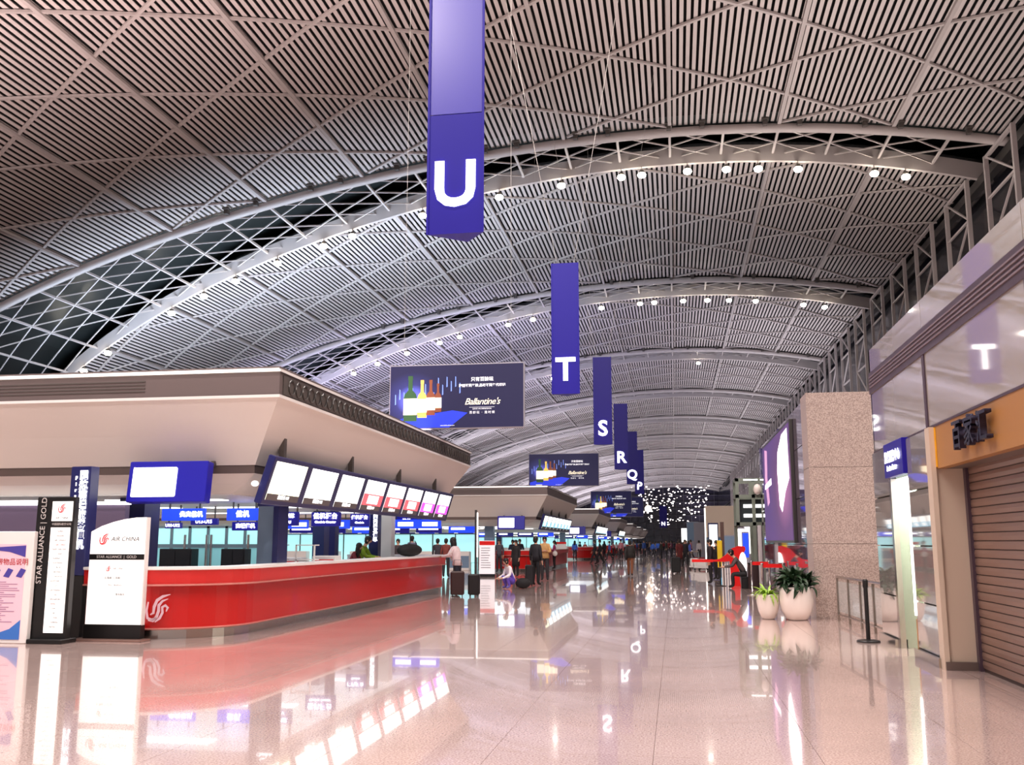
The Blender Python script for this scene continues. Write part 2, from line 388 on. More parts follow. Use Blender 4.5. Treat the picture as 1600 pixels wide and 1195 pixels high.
# ------------------------------------------------------------------ hanging letter banners
wire = mat('wire', (200, 196, 190), .4, metal=.5)
for i, ch in enumerate('UTSRQP'):
    Y = 15.4+18.2*i; z0, z1 = 6.72, 11.5
    lb = {'U': 'tall blue hanging banner with white letter U, largest and nearest', 'T': 'tall blue hanging banner with white letter T', 'S': 'tall blue hanging banner with white letter S', 'R': 'blue hanging banner with white letter R', 'Q': 'blue hanging banner with white letter Q', 'P': 'blue hanging banner with white letter P, smallest of the row'}[ch]
    t = thing('letter_banner', lb, 'banner', (-3.55, Y, z0), 0, 'blue check-in letter banners')
    xo = -.12*(i > 0)
    # triangular box: front panel and two sides folding back to a ridge
    tri = [(-.5+xo, 0), (.5+xo, 0), (.12+xo, .5)] if i == 0 else [(-.5+xo, 0), (.5+xo, 0), (.0+xo, .6)]
    MB().prism(tri, 'z', 0, 2.15 if i == 0 else z1-z0).build('banner_body', blue, t)
    if i == 0: MB().prism([(a*1.0, c+.012 if c == 0 else c) for a, c in tri], 'z', 2.17, z1-z0).build('upper_panel', blueg, t)
    e = MB(); e.box(-.5+xo, -.46+xo, -.018, .0, 0, z1-z0); e.box(.46+xo, .5+xo, -.018, .0, 0, z1-z0); e.build('edge_trim', blue, t)
    text(ch, 1.12 if i == 0 else 1.15, whitel, (0+xo, -.03, .84), t, bold=.028, ext=.008)
    ws = MB()
    for s_ in (-1, 1):
        ws.tube([(s_*.3+xo, .2, z1-z0), (s_*3.2+xo, .2, zup(-3.55+s_*3.2+xo)-z0)], .008, 5)
    ws.build('suspension_wire', wire, t)
# small far banner
t = thing('letter_banner', 'tiny blue banner hanging over the distant crowd', 'banner', (gx(1038, 210), 210, 4.6), 0, 'blue check-in letter banners')
MB().prism([(-.9, 0), (.7, 0), (.3, 1)], 'z', 0, 4.6).build('banner_body', blue, t); text('N', 1.1, whitel, (-.1, -.03, .8), t, bold=.03)
MB().tube([(0, .2, 4.6), (0, .2, 22)], .02, 5).build('suspension_wire', wire, t)

# ------------------------------------------------------------------ illuminated advert boards
def gradient_mat(name, c0, c1, loc, rad, strength):
    m = bpy.data.materials.new(name); m.use_nodes = True; nt = m.node_tree; b = nt.nodes['Principled BSDF']
    tc = nt.nodes.new('ShaderNodeTexCoord'); mp = nt.nodes.new('ShaderNodeMapping'); mp.inputs['Location'].default_value = [-l/r for l, r in zip(loc, rad)]; mp.inputs['Scale'].default_value = [1/r for r in rad]
    g = nt.nodes.new('ShaderNodeTexGradient'); g.gradient_type = 'SPHERICAL'
    rp = nt.nodes.new('ShaderNodeValToRGB'); rp.color_ramp.elements[0].color = rgb(*c0); rp.color_ramp.elements[1].color = rgb(*c1); em_ = rp.color_ramp.elements.new(.45); em_.color = rgb(*[int(a*.6+b_*.25) for a, b_ in zip(c0, c1)])
    nt.links.new(tc.outputs['Object'], mp.inputs[0]); nt.links.new(mp.outputs[0], g.inputs[0]); nt.links.new(g.outputs[1], rp.inputs[0])
    nt.links.new(rp.outputs[0], b.inputs['Base Color']); nt.links.new(rp.outputs[0], b.inputs['Emission Color']); b.inputs['Emission Strength'].default_value = strength
    return m
adbg = gradient_mat('advert_print', (20, 20, 58), (110, 120, 255), (-1.3, -.04, -.1), (.95, .6, .85), .75)
inkw = mat('ink_white', (245, 245, 250), .4, emit=.9); inkb = mat('ink_blue', (40, 60, 220), .4, emit=.7); inkg = mat('ink_green', (50, 84, 52), .4, emit=.4)
inkc = mat('ink_cream', (252, 240, 210), .4, emit=1.1); inka = mat('ink_amber', (230, 190, 90), .4, emit=.9); inkbr = mat('ink_brown', (130, 72, 50), .4, emit=.5); inkgl = mat('ink_pale_blue', (120, 150, 240), .4, emit=.7)
def bottle_poly(x, z, w, h):
    prof = [(.5, 0), (.5, .52), (.42, .60), (.17, .68), (.15, .9), (.18, .91), (.18, 1), ]
    return [(x+a*w, z+c*h) for a, c in prof]+[(x-a*w, z+c*h) for a, c in reversed(prof)]
def advert(label, xc, Y, zc, W, Hh, detail=True):
    t = thing('advert_board', label, 'billboard', (xc, Y, zc), 0, 'hanging whisky advert boards'); s = W/4.05
    MB().bbox(-W/2, W/2, 0, .18, -Hh/2, Hh/2, .01).build('frame', mat('board_frame', (170, 168, 176), .4), t)
    p = MB().box(-2.0, 2.0, -.008, 0, -.93, .93).build('print', adbg, t); p.scale = (s, 1, Hh/1.92)
    q = MB().add([(-1.95, -.012, -.92), (-1.95, -.012, -.72), (-1.55, -.012, -.62), (-.1, -.012, -.42), (.35, -.012, -.5), (-.2, -.012, -.92)], [(0, 5, 4, 3, 2, 1)]).build('floor_print', inkb, p)
    st = MB(); rr = random.Random(3)
    for i in range(16):
        x = -1.85+i*.13; z = -.35+rr.random()*.5+max(0, (i-8))*.05; st.add([(x, -.013, z), (x+.035, -.013, z+.02), (x+.03, -.013, z+.3), (x+.005, -.013, z+.32)], [(0, 1, 2, 3)])
    st.build('streak_print', inkgl, p)
    for (x, z, w_, h_, mm, ml) in ((-1.38, -.72, .40, 1.35, inkg, inkc), (-1.02, -.62, .28, 1.12, inka, inkc), (-.76, -.55, .26, 1.05, inkbr, inkc), (-.54, -.46, .2, .85, inkbr, inkc)):
        MB().prism(bottle_poly(x, z, w_, h_), 'y', -.018, -.012).build('bottle_print', mm, p)
        MB().box(x-w_/2-.005, x+w_/2+.005, -.022, -.018, z+.14*h_, z+.5*h_).build('bottle_label_print', ml, p)
    text('只有百龄坛', .135, inkw, (.78, -.014, .48), p, ext=.001, bold=.003)
    text('跨越不同年龄,品味不同年代印记', .098, inkw, (.78, -.014, .30), p, ext=.001, bold=.002)
    text("Ballantine's", .27, inkc, (.78, -.014, -.18), p, ext=.001, shear=.35, spacing=.9)
    MB().box(.40, 1.15, -.014, -.012, -.345, -.338).build('rule_print', inkw, p)
    text('LEAVE AN IMPRESSION', .055, inkw, (.78, -.014, -.39), p, ext=.001)
    text('百龄坛 · 是时候', .09, inkw, (.78, -.014, -.50), p, ext=.001, spacing=1.4)
    text('www.ballantines.com', .05, inkw, (-.25, -.014, -.86), p, ext=.001)
    MB().box(-1.6, -1.25, -.016, -.012, -.9, -.85).build('logo_bar_print', inkw, p)
    mb = MB()
    for s_ in (-1, 1): mb.tube([(s_*W*.4, .09, Hh/2), (s_*W*.4, .09, zup(xc+s_*W*.4)-zc)], .005, 5)
    mb.build('suspension_wire', wire, t)
advert('nearest dark blue whisky advert board hanging beside the blue T banner', -6.23, 27.4, 5.78, 4.05, 1.92)
advert('second whisky advert board, hanging above the second island', -6.13, 54.6, 5.60, 4.0, 1.86)
advert('small distant whisky advert board left of the P banner', -6.1, 95.8, 5.42, 4.0, 2.2)
advert('farthest whisky advert board, half hidden behind the third', -5.7, 118, 5.75, 4.1, 2.4)

# ------------------------------------------------------------------ phoenix emblem (strokes)
def emblem(m, size):
    mb = MB()
    def stroke(pts, ws):
        n = len(pts); L = []; Rr = []
        for i, p in enumerate(pts):
            a = pts[max(i-1, 0)]; c = pts[min(i+1, n-1)]; dx, dz = c[0]-a[0], c[1]-a[1]; q = math.hypot(dx, dz); nx, nz = -dz/q, dx/q
            L.append(((p[0]+nx*ws[i])*size, 0, (p[1]+nz*ws[i])*size)); Rr.append(((p[0]-nx*ws[i])*size, 0, (p[1]-nz*ws[i])*size))
        mb.add(L+Rr, [(i, i+1, n+i+1, n+i) for i in range(n-1)])
    stroke([(-.36, .22), (-.42, -.1), (-.36, -.36), (-.18, -.42), (0, -.34)], [.03, .05, .05, .05, .04])
    stroke([(.5, .5), (.2, .42), (-.02, .28), (-.12, .05), (-.14, -.18), (-.26, -.24)], [.01, .05, .06, .06, .05, .02])
    stroke([(.42, .34), (.2, .26), (.06, .1), (.06, -.1), (.0, -.3), (-.14, -.46), (-.34, -.44)], [.01, .04, .06, .06, .06, .05, .02])
    stroke([(.36, -.12), (.42, .02), (.32, .1), (.2, .04), (.22, -.16), (.12, -.36), (-.06, -.5)], [.02, .05, .05, .05, .05, .05, .02])
    return mb.mesh('emblem', m)
emr = mat('emblem_red', (214, 40, 50), .4, emit=.5); emw = mat('emblem_white', (222, 190, 200), .3, metal=.3)
em_red_s = emblem(emr, .24); em_wh = emblem(emw, .44); em_red_xs = emblem(emr, .09)

# ------------------------------------------------------------------ check-in islands
def island(k):
    dy = ISL_P*k; root = sroot('island_structure')
    root.location = (0, dy, 0); X0, Y0, Y1 = ISL_X, ISL_Y0, ISL_Y1; XE = -46.
    def ringpts(a, z): return [(X0-a, Y0+a, z), (X0-a, Y1-a, z)]
    # cross-section of the canopy edge: (inset, height)
    def band(name, sec, m, end=True):
        mb = MB()
        for (a, z), (c, z2) in zip(sec[:-1], sec[1:]):
            A = [(XE, Y0+a, z), (X0-a, Y0+a, z), (X0-a, Y1-a, z), (XE, Y1-a, z)]; B = [(XE, Y0+c, z2), (X0-c, Y0+c, z2), (X0-c, Y1-c, z2), (XE, Y1-c, z2)]
            for i in range(3): mb.add([A[i], A[i+1], B[i+1], B[i]], [(0, 1, 2, 3)])
        return mb.build(name, m, root)
    band('canopy_edge', [(-.03, 4.50), (-.03, 4.55), (.1, 4.57)], white); MB().box(XE, X0, Y0-.045, Y0-.03, 4.51, 4.56).build('edge_glow', stripl, root)  # front edge strip glows in place of the uplight that catches it
    band('fascia', [(0, 4.50), (0, 4.10)], fasciam)
    band('fascia_trim', [(-.02, 4.10), (-.02, 4.05), (.03, 4.05)], white)
    band('soffit', [(.0, 4.07), (.40, 3.45), (.70, 2.93)], wallcream)
    band('bronze_band', [(.72, 2.93), (.72, 2.78)], bandm)
    band('lower_soffit', [(.70, 2.78), (1.0, 2.62), (1.5, 2.46)], wallcream)
    MB().box(XE, X0-1.5, Y0+1.5, Y1-1.5, 2.44, 2.50).build('island_ceiling', white, root)
    MB().box(XE, X0, Y0, Y1, 4.54, 4.60).build('canopy_top', fasciam, root)
    lmb = MB()
    for i in range(10):
        for yy in (Y0+3.2, Y0+7.6, Y1-4.0): lmb.box(X0-5.2-3.4*i, X0-2.6-3.4*i, yy, yy+.45, 2.42, 2.44)
    lmb.build('light_panels', whitel, root)['kind'] = 'stuff'
    if k < 2:                                                     # front fascia slots, side fascia studs
        mb = MB()
        for j in range(4): mb.box(XE+10, -9.3, Y0-.012, Y0-.002, 4.2+.06*j, 4.22+.06*j)
        mb.build('fascia_slots', fdark, root)
    if k == 0:
        ds = MB().box(X0+.004, X0+.02, Y0+.15, Y1-.1, 4.12, 4.46).build('fascia_grille', fdark, root)
        ringm = MB().tube([(0, .13*math.cos(2*PI*q/10), .13*math.sin(2*PI*q/10)) for q in range(11)], .018, 5, cap=False).mesh('ring', steeld)
        for q in range(48): link('ring', ringm, ds, (X0+.03, Y0+.5+q*.325, 4.29))
    # counter with rounded corner
    CXo, CYo, CXi = -7.2, 14.75, -9.55
    def counter_path(off, zz):                                   # outline offset outward by off
        R = 1.55; pts = [(CXi, CYo-off)]
        cx, cy = CXo-R, CYo+R
        for q in range(0, 11):
            a = -PI/2+PI/2*q/10; pts.append((cx+(R+off)*math.cos(a), cy+(R+off)*math.sin(a)))
        ex = CYo+17.0; cy2 = ex-R
        for q in range(0, 7):
            a = PI/2*q/6; pts.append((cx+(R+off)*math.cos(a), cy2+(R+off)*math.sin(a)))
        pts.append((cx-2, ex+off)); return pts
    cm = thing('service_counter', ['long red service counter with rounded corner, nearest island', 'red service counter of the second island behind the travellers', 'red counter of the third island'][min(k, 2)] if k < 3 else 'small far red counter of the '+ordinal(k)+' island', 'counter', (0, dy, 0), 0, 'red island counters')
    def shell(name, sec, m, smooth=False):
        mb = MB()
        for (o1, z1_), (o2, z2_) in zip(sec[:-1], sec[1:]):
            A = counter_path(o1, 0); B = counter_path(o2, 0); n = len(A)
            vs = [(x, y, z1_) for x, y in A]+[(x, y, z2_) for x, y in B]; mb.add(vs, [(i, i+1, n+i+1, n+i) for i in range(n-1)])
        return mb.build(name, m, cm, smooth)
    shell('plinth', [(-.16, 0), (-.16, .15)], chrome)
    shell('front_panel', [(-.10, .15), (-.10, .84)], red if k != 1 else red)
    shell('trim_strip', [(-.115, .145), (-.08, .16), (-.08, .175), (-.1, .18)], redline)
    shell('upper_panel', [(-.08, .84), (0, .86), (.02, 1.10)], redtop)
    shell('edge_strip', [(-.0, .845), (.035, .85), (.035, .875), (.01, .88)], redline)
    shell('countertop', [(.02, 1.10), (.05, 1.11), (.05, 1.15), (-.55, 1.15), (-.55, 1.10)], white)
    shell('back_panel', [(-.5, 1.1), (-.5, 0)], white)
    if k == 0:
        jm = MB()
        for xx in (-8.75,): jm.box(xx-.008, xx+.008, CYo+.09, CYo+.1-.02, .18, .84); jm.box(xx-.008, xx+.008, CYo-.03, CYo-.01, .88, 1.1)
        jm.build('panel_joint', redline, cm)
    if k < 4: link('emblem', em_wh, cm, (-8.28 if k == 0 else -8.9, CYo+.08, .50))
    # hanging displays, one at the front and a bank along the side
    if k < 4:
        nmk = ['nearest', 'second', 'third', 'fourth'][k]
        t = thing('display_sign', 'blue hanging display box with white screen facing front, %s island' % nmk, 'display', (-8.75, Y0-.05+dy, 2.6), 0, 'front displays of the islands', rx=-.12)
        MB().bbox(-.74, .74, 0, .22, -.36, .36, .012).build('housing', bluebox, t)
        sp = MB().bbox(-.65, .18, -.02, .005, -.27, .25, .02).build('screen', scr, t)
        MB().bar((-.5, .18, .2), (-.5, .8, .52), .08).bar((.5, .18, .2), (.5, .8, .52), .08).build('hanger', fdark, t)
        t = thing('display_bank', 'row of eight tilted information screens along the side of the %s island' % nmk, 'display', (-7.05, 16.15+dy, 2.62), 0, 'side display banks')
        t.rotation_euler = (0, .0, 0)
        hb = MB().bbox(-.14, .0, 0, 14.1, -.43, .45, .015); h_ = hb.build('housing', navy, t); h_.rotation_euler = (0, .30, 0)
        for q in range(8):
            y_ = .12+1.75*q; g = MB().box(.0, .006, y_, y_+1.47, -.34, .37).build('screen', [scr_g, scr, scr, scr, scr, scr, scr, scr][q], t); g.rotation_euler = (0, .30, 0)
            c_ = [None, None, None, scr_r, scr_r, scr_r, scr_m, scr_m][q] if k == 0 else scr_c
            if c_: 
                MB().box(.006, .01, y_, y_+1.47, -.24, .05).build('colour_block', c_, g)
                MB().box(.01, .013, y_+.35, y_+1.15, -.18, .02).build('text_block', scr, g)
            MB().box(.006, .013, y_, y_+1.47, -.34, -.22).build('caption_strip', scr_gry, g)
            if k == 0: text('值机柜台 %s' % ['U01', 'U02', 'U03', 'U04', 'U05', 'U06', 'U07', 'U08'][q], .09, whitel, (.016, y_+.75, -.275), g, 'right', ext=.001)
        for q in range(4):
            MB().box(-.2, -.1, .9+3.9*q, 1.02+3.9*q, .35, .95).build('hanger', fdark, t)
        if k == 0: MB().ell((-.22, -.05, -.05), (.07, .05, .05)).build('indicator_lamp', whitel, t)
    # poster hangers on the soffit
    # interior: cyan back wall set behind a row of check-in desks on the front side
    if k > 0:
        y_ = Y0+3.2
        bw = struct('wall_back', MB().box(XE, -11.2, y_, y_+.12, 0, 2.02), cyanw, root)
        fr = MB()
        for q in range(26): fr.box(-11.2-1.35*q-.03, -11.2-1.35*q+.03, y_-.03, y_, 0, 2.02)
        fr.box(XE, -11.2, y_-.04, y_, 2.0, 2.06); fr.build('wall_frame', steeld, bw)
        MB().box(-10.6, -10.1, Y0+2.0, Y0+2.5, 0, 2.46).build('column', greyb, root)
        MB().box(-16.6, -16.1, Y0+2.0, Y0+2.5, 0, 2.46).build('column', navy, root)
        for q in range(12 if k < 3 else 3):
            x_ = -11.9-1.9*q; nmk = ['', 'second', 'third', 'fourth', 'fifth', 'sixth', 'seventh'][k]
            d_ = thing('check_in_desk', '%s check-in desk along the front of the %s island' % (ordinal(q), nmk), 'desk', (x_, Y0+1.4+dy, 0), 0, 'check-in desks of the %s island' % nmk)
            MB().bbox(-.6, .6, -.3, .3, 0, 1.05, .02).build('body', white, d_); MB().box(-.6, .6, -.31, -.3, .15, .8).build('front_panel', white if q % 2 else greyb, d_)
            s_ = thing('check_in_sign', 'blue lit counter sign above the %s desk of the %s island' % (ordinal(q), nmk), 'sign', (x_, Y0+1.9+dy, 2.26), 0, 'blue lit desk signs of the %s island' % nmk)
            MB().bbox(-.75, .75, -.06, .06, -.19, .17, .01).build('housing', bluebox if q % 3 else bluel, s_); MB().box(-.6, .55 if q % 2 else .2, -.075, -.06, -.02, .11).build('screen', whitel, s_)
    else:
        pass
    return root
for k in range(7): island(k)

# interior of the nearest island
r0 = sroot('island_interior')
b_ = struct('wall_panel', MB().box(-46, gx(197, 17.3), 17.2, 17.35, 0, 2.30), purplew, r0)
MB().box(-46, gx(197, 17.1), 17.12, 17.2, 2.26, 2.32).build('strip_light', whitel, b_)
MB().box(gx(192, 18.4), gx(231, 18.4), 18.2, 18.8, 0, 2.46).build('column', navy, r0)
MB().box(gx(405, 18.4), gx(432, 18.4), 18.3, 18.6, 0, 2.46).build('column', greyb, r0)
MB().box(gx(432, 18.4), gx(440, 18.4), 18.2, 18.7, 0, 2.46).build('column', navy, r0)
MB().box(gx(514, 24), gx(523, 24), 24, 24.3, 0, 2.46).build('column', navy, r0)
MB().box(gx(488, 27), gx(506, 27), 27, 27.5, 0, 2.46).build('column', navy, r0)
MB().box(gx(592, 28), gx(611, 28), 28, 28.4, 0, 2.46).build('column', white, r0)
# glazed office with dark cabinets
of = thing('glass_office', 'cyan lit glass partition office with grey frames behind the red counter', 'partition', (0, 25, 0))
xa, xb_ = gx(240, 25), gx(412, 25)
pw = (xb_-xa)/6
for q in range(6): MB().box(xa+pw*q+.03, xa+pw*(q+1)-.03, 0, .03, 1.5, 1.93).build('pane', cyanw, of); MB().box(xa+pw*q+.03, xa+pw*(q+1)-.03, .0, .03, .02, 1.42).build('pane', cyand, of)
fr = MB()
for q in range(7): fr.box(xa+pw*q-.04, xa+pw*q+.04, -.03, .05, 0, 1.98)
fr.box(xa, xb_, -.03, .05, 1.93, 1.99); fr.box(xa, xb_, -.035, .05, 1.40, 1.5); fr.build('frame', steeld if False else mat('grey_frame', (128, 150, 160), .4), of)
hd = MB()
for px in (289, 323, 330, 388): x_ = gx(px, 24.7); hd.tube([(x_, -.3, .9), (x_, -.3, 1.75)], .035, 6)
hd.build('handle', chrome, of)
for lb, p0, p1 in (('black cabinet behind the glass office, left one', 250, 300), ('black cabinet behind the glass office, right one', 346, 383)):
    t = thing('cabinet', lb, 'cabinet', (gx((p0+p1)/2, 24.2), 24.2, 0)); wd = gx(p1, 24.2)-gx(p0, 24.2)
    MB().bbox(-wd/2, wd/2, 0, .4, 0, 1.38, .01).build('body', black, t); MB().box(-wd/2+.03, -.01, -.015, 0, .05, 1.33).build('door', black, t); MB().box(.01, wd/2-.03, -.015, 0, .05, 1.33).build('door', black, t)
# blue signs under the nearest canopy
def hsign(label, px0, px1, Y, z0, z1, m, txts, name='hanging_sign', cat='sign', group=None):
    x0, x1 = gx(px0, Y), gx(px1, Y); t = thing(name, label, cat, ((x0+x1)/2, Y, z0), 0, group); w_ = x1-x0
    MB().bbox(-w_/2, w_/2, 0, .1, 0, z1-z0, .008).build('housing', m, t)
    MB().box(-w_*.35, -w_*.35+.03, .04, .07, z1-z0, max(z1-z0+.01, 2.44-z0)).box(w_*.35, w_*.35+.03, .04, .07, z1-z0, max(z1-z0+.01, 2.44-z0)).build('hanger', steeld, t)
    for tx, sz, fx, fz in txts: text(tx, sz, whitel, (w_*fx, -.012, (z1-z0)*fz), t, bold=.004)
    return t
hsign('wide bright blue light panel at the left, over the glass office', 250, 317, 20.5, 2.03, 2.30, bluel, [('贵宾值机', .14, .2, .5)], group='blue signs under the nearest canopy')
hsign('bright blue light panel beside the grey-blue column', 352, 403, 20.5, 2.03, 2.30, bluel, [('值机', .16, 0, .5)], group='blue signs under the nearest canopy')
hsign('small navy sign below the left bright blue panel', 256, 281, 22, 1.88, 2.02, bluebox, [('U10-U12', .1, 0, .5)], group='blue signs under the nearest canopy')
hsign('small navy sign between the two bright blue panels', 296, 338, 23, 1.98, 2.14, bluebox, [('U13-U15', .12, 0, .5)], group='blue signs under the nearest canopy')
hsign('navy sign below the bright blue panel near the grey-blue column', 361, 404, 21.5, 1.82, 2.02, bluebox, [('高端值机', .12, 0, .5)], group='blue signs under the nearest canopy')
hsign('black and white arrow sign at the counter corner', 400, 441, 17.6, 2.23, 2.44, navy, [('Class\nCheck-in', .085, .15, .5)], group='blue signs under the nearest canopy')
hsign('blue sign with two white numbers right of the arrow sign', 440, 464, 20, 1.9, 2.2, bluebox, [('国航', .10, 0, .7), ('U', .08, 0, .25)], group='blue signs under the nearest canopy')
hsign('wide blue check-in sign left of the tall blue post', 485, 530, 22, 1.92, 2.25, bluebox, [('值机柜台', .15, 0, .7), ('Check-in Counter', .07, 0, .3)], group='blue signs under the nearest canopy')
hsign('blue check-in sign touching the tall blue post', 546, 576, 26, 1.98, 2.33, bluebox, [('值机柜台', .12, 0, .7), ('Check-in', .07, 0, .3)], group='blue signs under the nearest canopy')
hsign('dark blue sign with small white characters under the side screens', 612, 658, 30.2, 2.03, 2.36, bluebox, [('值机', .16, 0, .55)], group='blue signs under the nearest canopy')
for i, (a, c) in enumerate(((444, 480), (495, 545), (612, 645), (645, 688))):
    Y = 30; t = hsign(['leftmost', 'second', 'third', 'rightmost'][i]+' bright blue backlit strip in the far row under the canopy', a, c, Y, 1.98, 2.26, bluel, [], 'light_box', 'light', 'blue backlit strips at the back')
    MB().box(-.15, .35, -.012, 0, .07, .2).build('glow_panel', whitel, t)
# tall sign posts with vertical characters
t = thing('sign_post', 'tall blue sign post with vertical white characters behind the black stand', 'sign', (gx(120, 15.0), 15.0, 0), -.12, 'blue vertical sign posts')
MB().bbox(-.22, .18, 0, .22, 0, 1.0, .01).build('lower_body', black, t); MB().bbox(-.22, .18, 0, .22, 1.0, 2.82, .01).build('upper_body', navy, t)
for i, c_ in enumerate('国航高端旅客值机'): text(c_, .17, whitel, (.06, -.012, 2.66-.165*i), t, bold=.006)
for i, c_ in enumerate('First Class Check-in'.replace(' ', '')[:12]): text(c_, .085, whitel, (-.09, -.012, 2.62-.10*i), t, bold=.003)
t = thing('sign_post', 'tall blue sign post with vertical white characters standing behind the counter', 'sign', (gx(585, 26.5), 26.5, 0), 0, 'blue vertical sign posts')
MB().bbox(-.17, .1, 0, .3, 0, 2.44, .01).build('upper_body', navy, t)
for i, c_ in enumerate('国内出发值机'): text(c_, .13, whitel, (.02, -.012, 2.25-.125*i), t, bold=.006)

# ------------------------------------------------------------------ free-standing signs at the left
t = thing('sign_stand', 'tall black sign stand with white centre panel and vertical grey lettering', 'sign', (gx(82, 14.05), 14.05, 0), 0)
MB().bbox(-.33, .33, .02, .14, .06, 2.26, .008).build('body', black, t); MB().bbox(-.26, .34, -.1, .3, 0, .07, .01).build('base', black, t)
p = MB().box(-.05, .28, .005, .02, .16, 1.78).build('lower_panel', signw, t); MB().box(-.05, .30, .005, .02, 1.88, 2.19).build('upper_panel', signw, t)
grey = mat('grey_lettering', (196, 190, 186), .5, emit=.15); ink = mat('ink_dark', (60, 56, 60), .5); inkr = mat('ink_red', (190, 40, 44), .5)
o = text('STAR ALLIANCE | GOLD', .125, grey, (-.19, -.0, 1.62), t, extra=(PI/2, -PI/2, 0), ext=.002); o.location.z = 1.58
link('emblem', emblem(emr, .14), t, (.12, .0, 2.08)); text('AIR CHINA', .045, ink, (.13, .0, 1.93), t, ext=.001, shear=.2)
text('中国国际航空公司', .042, grey, (.13, .004, 1.83), t, ext=.001)
rr = random.Random(5)
nmz = ['ADRIA', 'AEGEAN', 'AIR CANADA', 'AIR CHINA', 'NEW ZEALAND', 'ANA', 'ASIANA', 'AUSTRIAN', 'BLUE1', 'BRUSSELS', 'CROATIA', 'EGYPTAIR', 'LOT', 'LUFTHANSA', 'SAS', 'SINGAPORE', 'SWISS', 'TAM', 'TAP', 'THAI', 'TURKISH', 'UNITED']
for i, s_ in enumerate(nmz): text(s_, .034, inkr if s_ in ('SWISS', 'AIR CHINA') else ink, (.115+rr.uniform(-.03, .03), .0, 1.72-.07*i), t, ext=.001)
t = thing('sign_stand', 'white airline sign stand with curved top and black stripe beside the red counter', 'sign', (gx(184, 14.64), 14.64, 0), 0)
poly = [(-.48, .24), (.48, .24), (.48, 1.95), (.3, 1.945), (.1, 1.92), (-.1, 1.875), (-.3, 1.81), (-.48, 1.72)]
MB().prism(poly, 'y', .0, .10).build('body', signw, t); MB().bbox(-.5, .5, -.02, .12, .03, .25, .006).build('lower_body', black, t); MB().bbox(-.62, .62, -.2, .10, 0, .03, .005).build('base', mat('base_plate', (150, 120, 110), .3, metal=.5), t)
MB().box(.48, .5, 0, .1, .24, 1.95).build('edge', white, t)
MB().box(-.48, .48, -.006, 0, 1.27, 1.36).build('stripe', black, t); text('STAR ALLIANCE  |  GOLD', .062, grey, (0, -.01, 1.315), t, ext=.001)
link('emblem', emblem(emr, .18), t, (-.24, -.008, 1.60)); text('AIR CHINA', .10, ink, (.13, -.008, 1.60), t, ext=.001, shear=.25)
link('emblem', em_red_xs, t, (-.13, -.008, 1.13)); text('AIR CHINA', .035, ink, (.04, -.008, 1.13), t, ext=.001); text('头等舱 公务舱', .045, ink, (-.05, -.008, .98), t, ext=.001); text('First / Business', .04, ink, (0, -.008, .87), t, ext=.001); text('尊享服务', .04, ink, (.1, -.008, .72), t, ext=.001)
t = thing('poster_stand', 'pink and white notice board with purple swoosh at the far left', 'sign', (-10.75, 13.96, 0), 0)
MB().bbox(-.85, .80, .0, .1, 0, 1.72, .01).build('body', white, t)
pk = mat('poster_pink', (238, 206, 220), .5); pv = mat('poster_violet', (74, 66, 160), .5); pb = mat('poster_blue', (60, 120, 205), .5); ptx = mat('poster_text', (170, 130, 165), .5)
p = MB().box(-.75, .68, -.006, 0, .06, 1.52).build('print', pk, t)
MB().add([(-.75, -.01, 1.42), (.68, -.01, 1.5), (.68, -.01, 1.32), (.4, -.01, 1.40), (0, -.01, 1.44), (-.75, -.01, 1.34)], [(0, 5, 4, 3, 2, 1)]).build('swoosh_print', pv, p)
MB().add([(-.75, -.01, .06), (.68, -.01, .06), (.68, -.01, .36), (.5, -.01, .22), (.2, -.01, .12), (-.75, -.01, .10)], [(0, 1, 2, 3, 4, 5)]).build('corner_print', pb, p)
text('禁止携带物品说明', .11, inkr, (.3, -.01, 1.24), p, ext=.001)
for q in range(3): MB().add([(.1+.22*q, -.01, 1.02), (.2+.22*q, -.01, 1.0), (.27+.22*q, -.01, 1.12), (.18+.22*q, -.01, 1.15)], [(0, 1, 2, 3)]).build('picture_print', pv, p)
for q in range(20): MB().box(-.7, .62-rr.uniform(0, .3), -.01, -.006, .93-.032*q, .94-.032*q).build('text_line_print', ptx, p)
t = thing('sign_stand', 'low pale pink panel with rounded top between the two airline stands', 'sign', (gx(128, 15.6), 15.6, 0))
MB().prism([(-.2, .02), (.2, .02), (.2, 1.0), (.12, 1.02), (-.05, 1.0), (-.2, .85)], 'y', 0, .08).build('body', pk, t); MB().box(-.25, .25, -.1, .2, 0, .03).build('base', white, t); MB().ell((.1, .03, 1.03), (.06, .05, .05)).build('ornament', yel, t)

# ------------------------------------------------------------------ plants
def leaf_mesh(L, W, m, droop, n=6):
    vs = []; fs = []
    for i in range(n+1):
        s = i/n; y = L*(s-droop*.25*s*s*s); z = L*(.55*s-droop*.9*s*s); w_ = W*math.sin(PI*min(.97, .12+.86*s))*.5
        vs += [(-w_, y, z+.15*w_), (0, y, z-.1*w_), (w_, y, z+.15*w_)]
    for i in range(n): fs += [(3*i, 3*i+1, 3*i+4, 3*i+3), (3*i+1, 3*i+2, 3*i+5, 3*i+4)]
    return MB().add(vs, fs).mesh('leaf', m, True)
def pot(label, x, y, prof, R):
    t = thing('potted_plant', label, 'plant', (x, y, 0)); MB().lathe(prof, 28).build('pot', potm, t, True)
    MB().lathe([(R*.86, prof[-1][1]-.06), (R*.8, prof[-1][1]-.04)], 20).build('soil', soil, t); return t
x1_, y1_ = gx(1196, 20.9), 20.9
P1 = [(.11, 0), (.14, .02), (.20, .16), (.232, .34), (.236, .46), (.225, .5), (.20, .5), (.195, .46)]
t = pot('small white pot with lime green spiky plant beside the big pot', x1_, y1_, P1, .23)
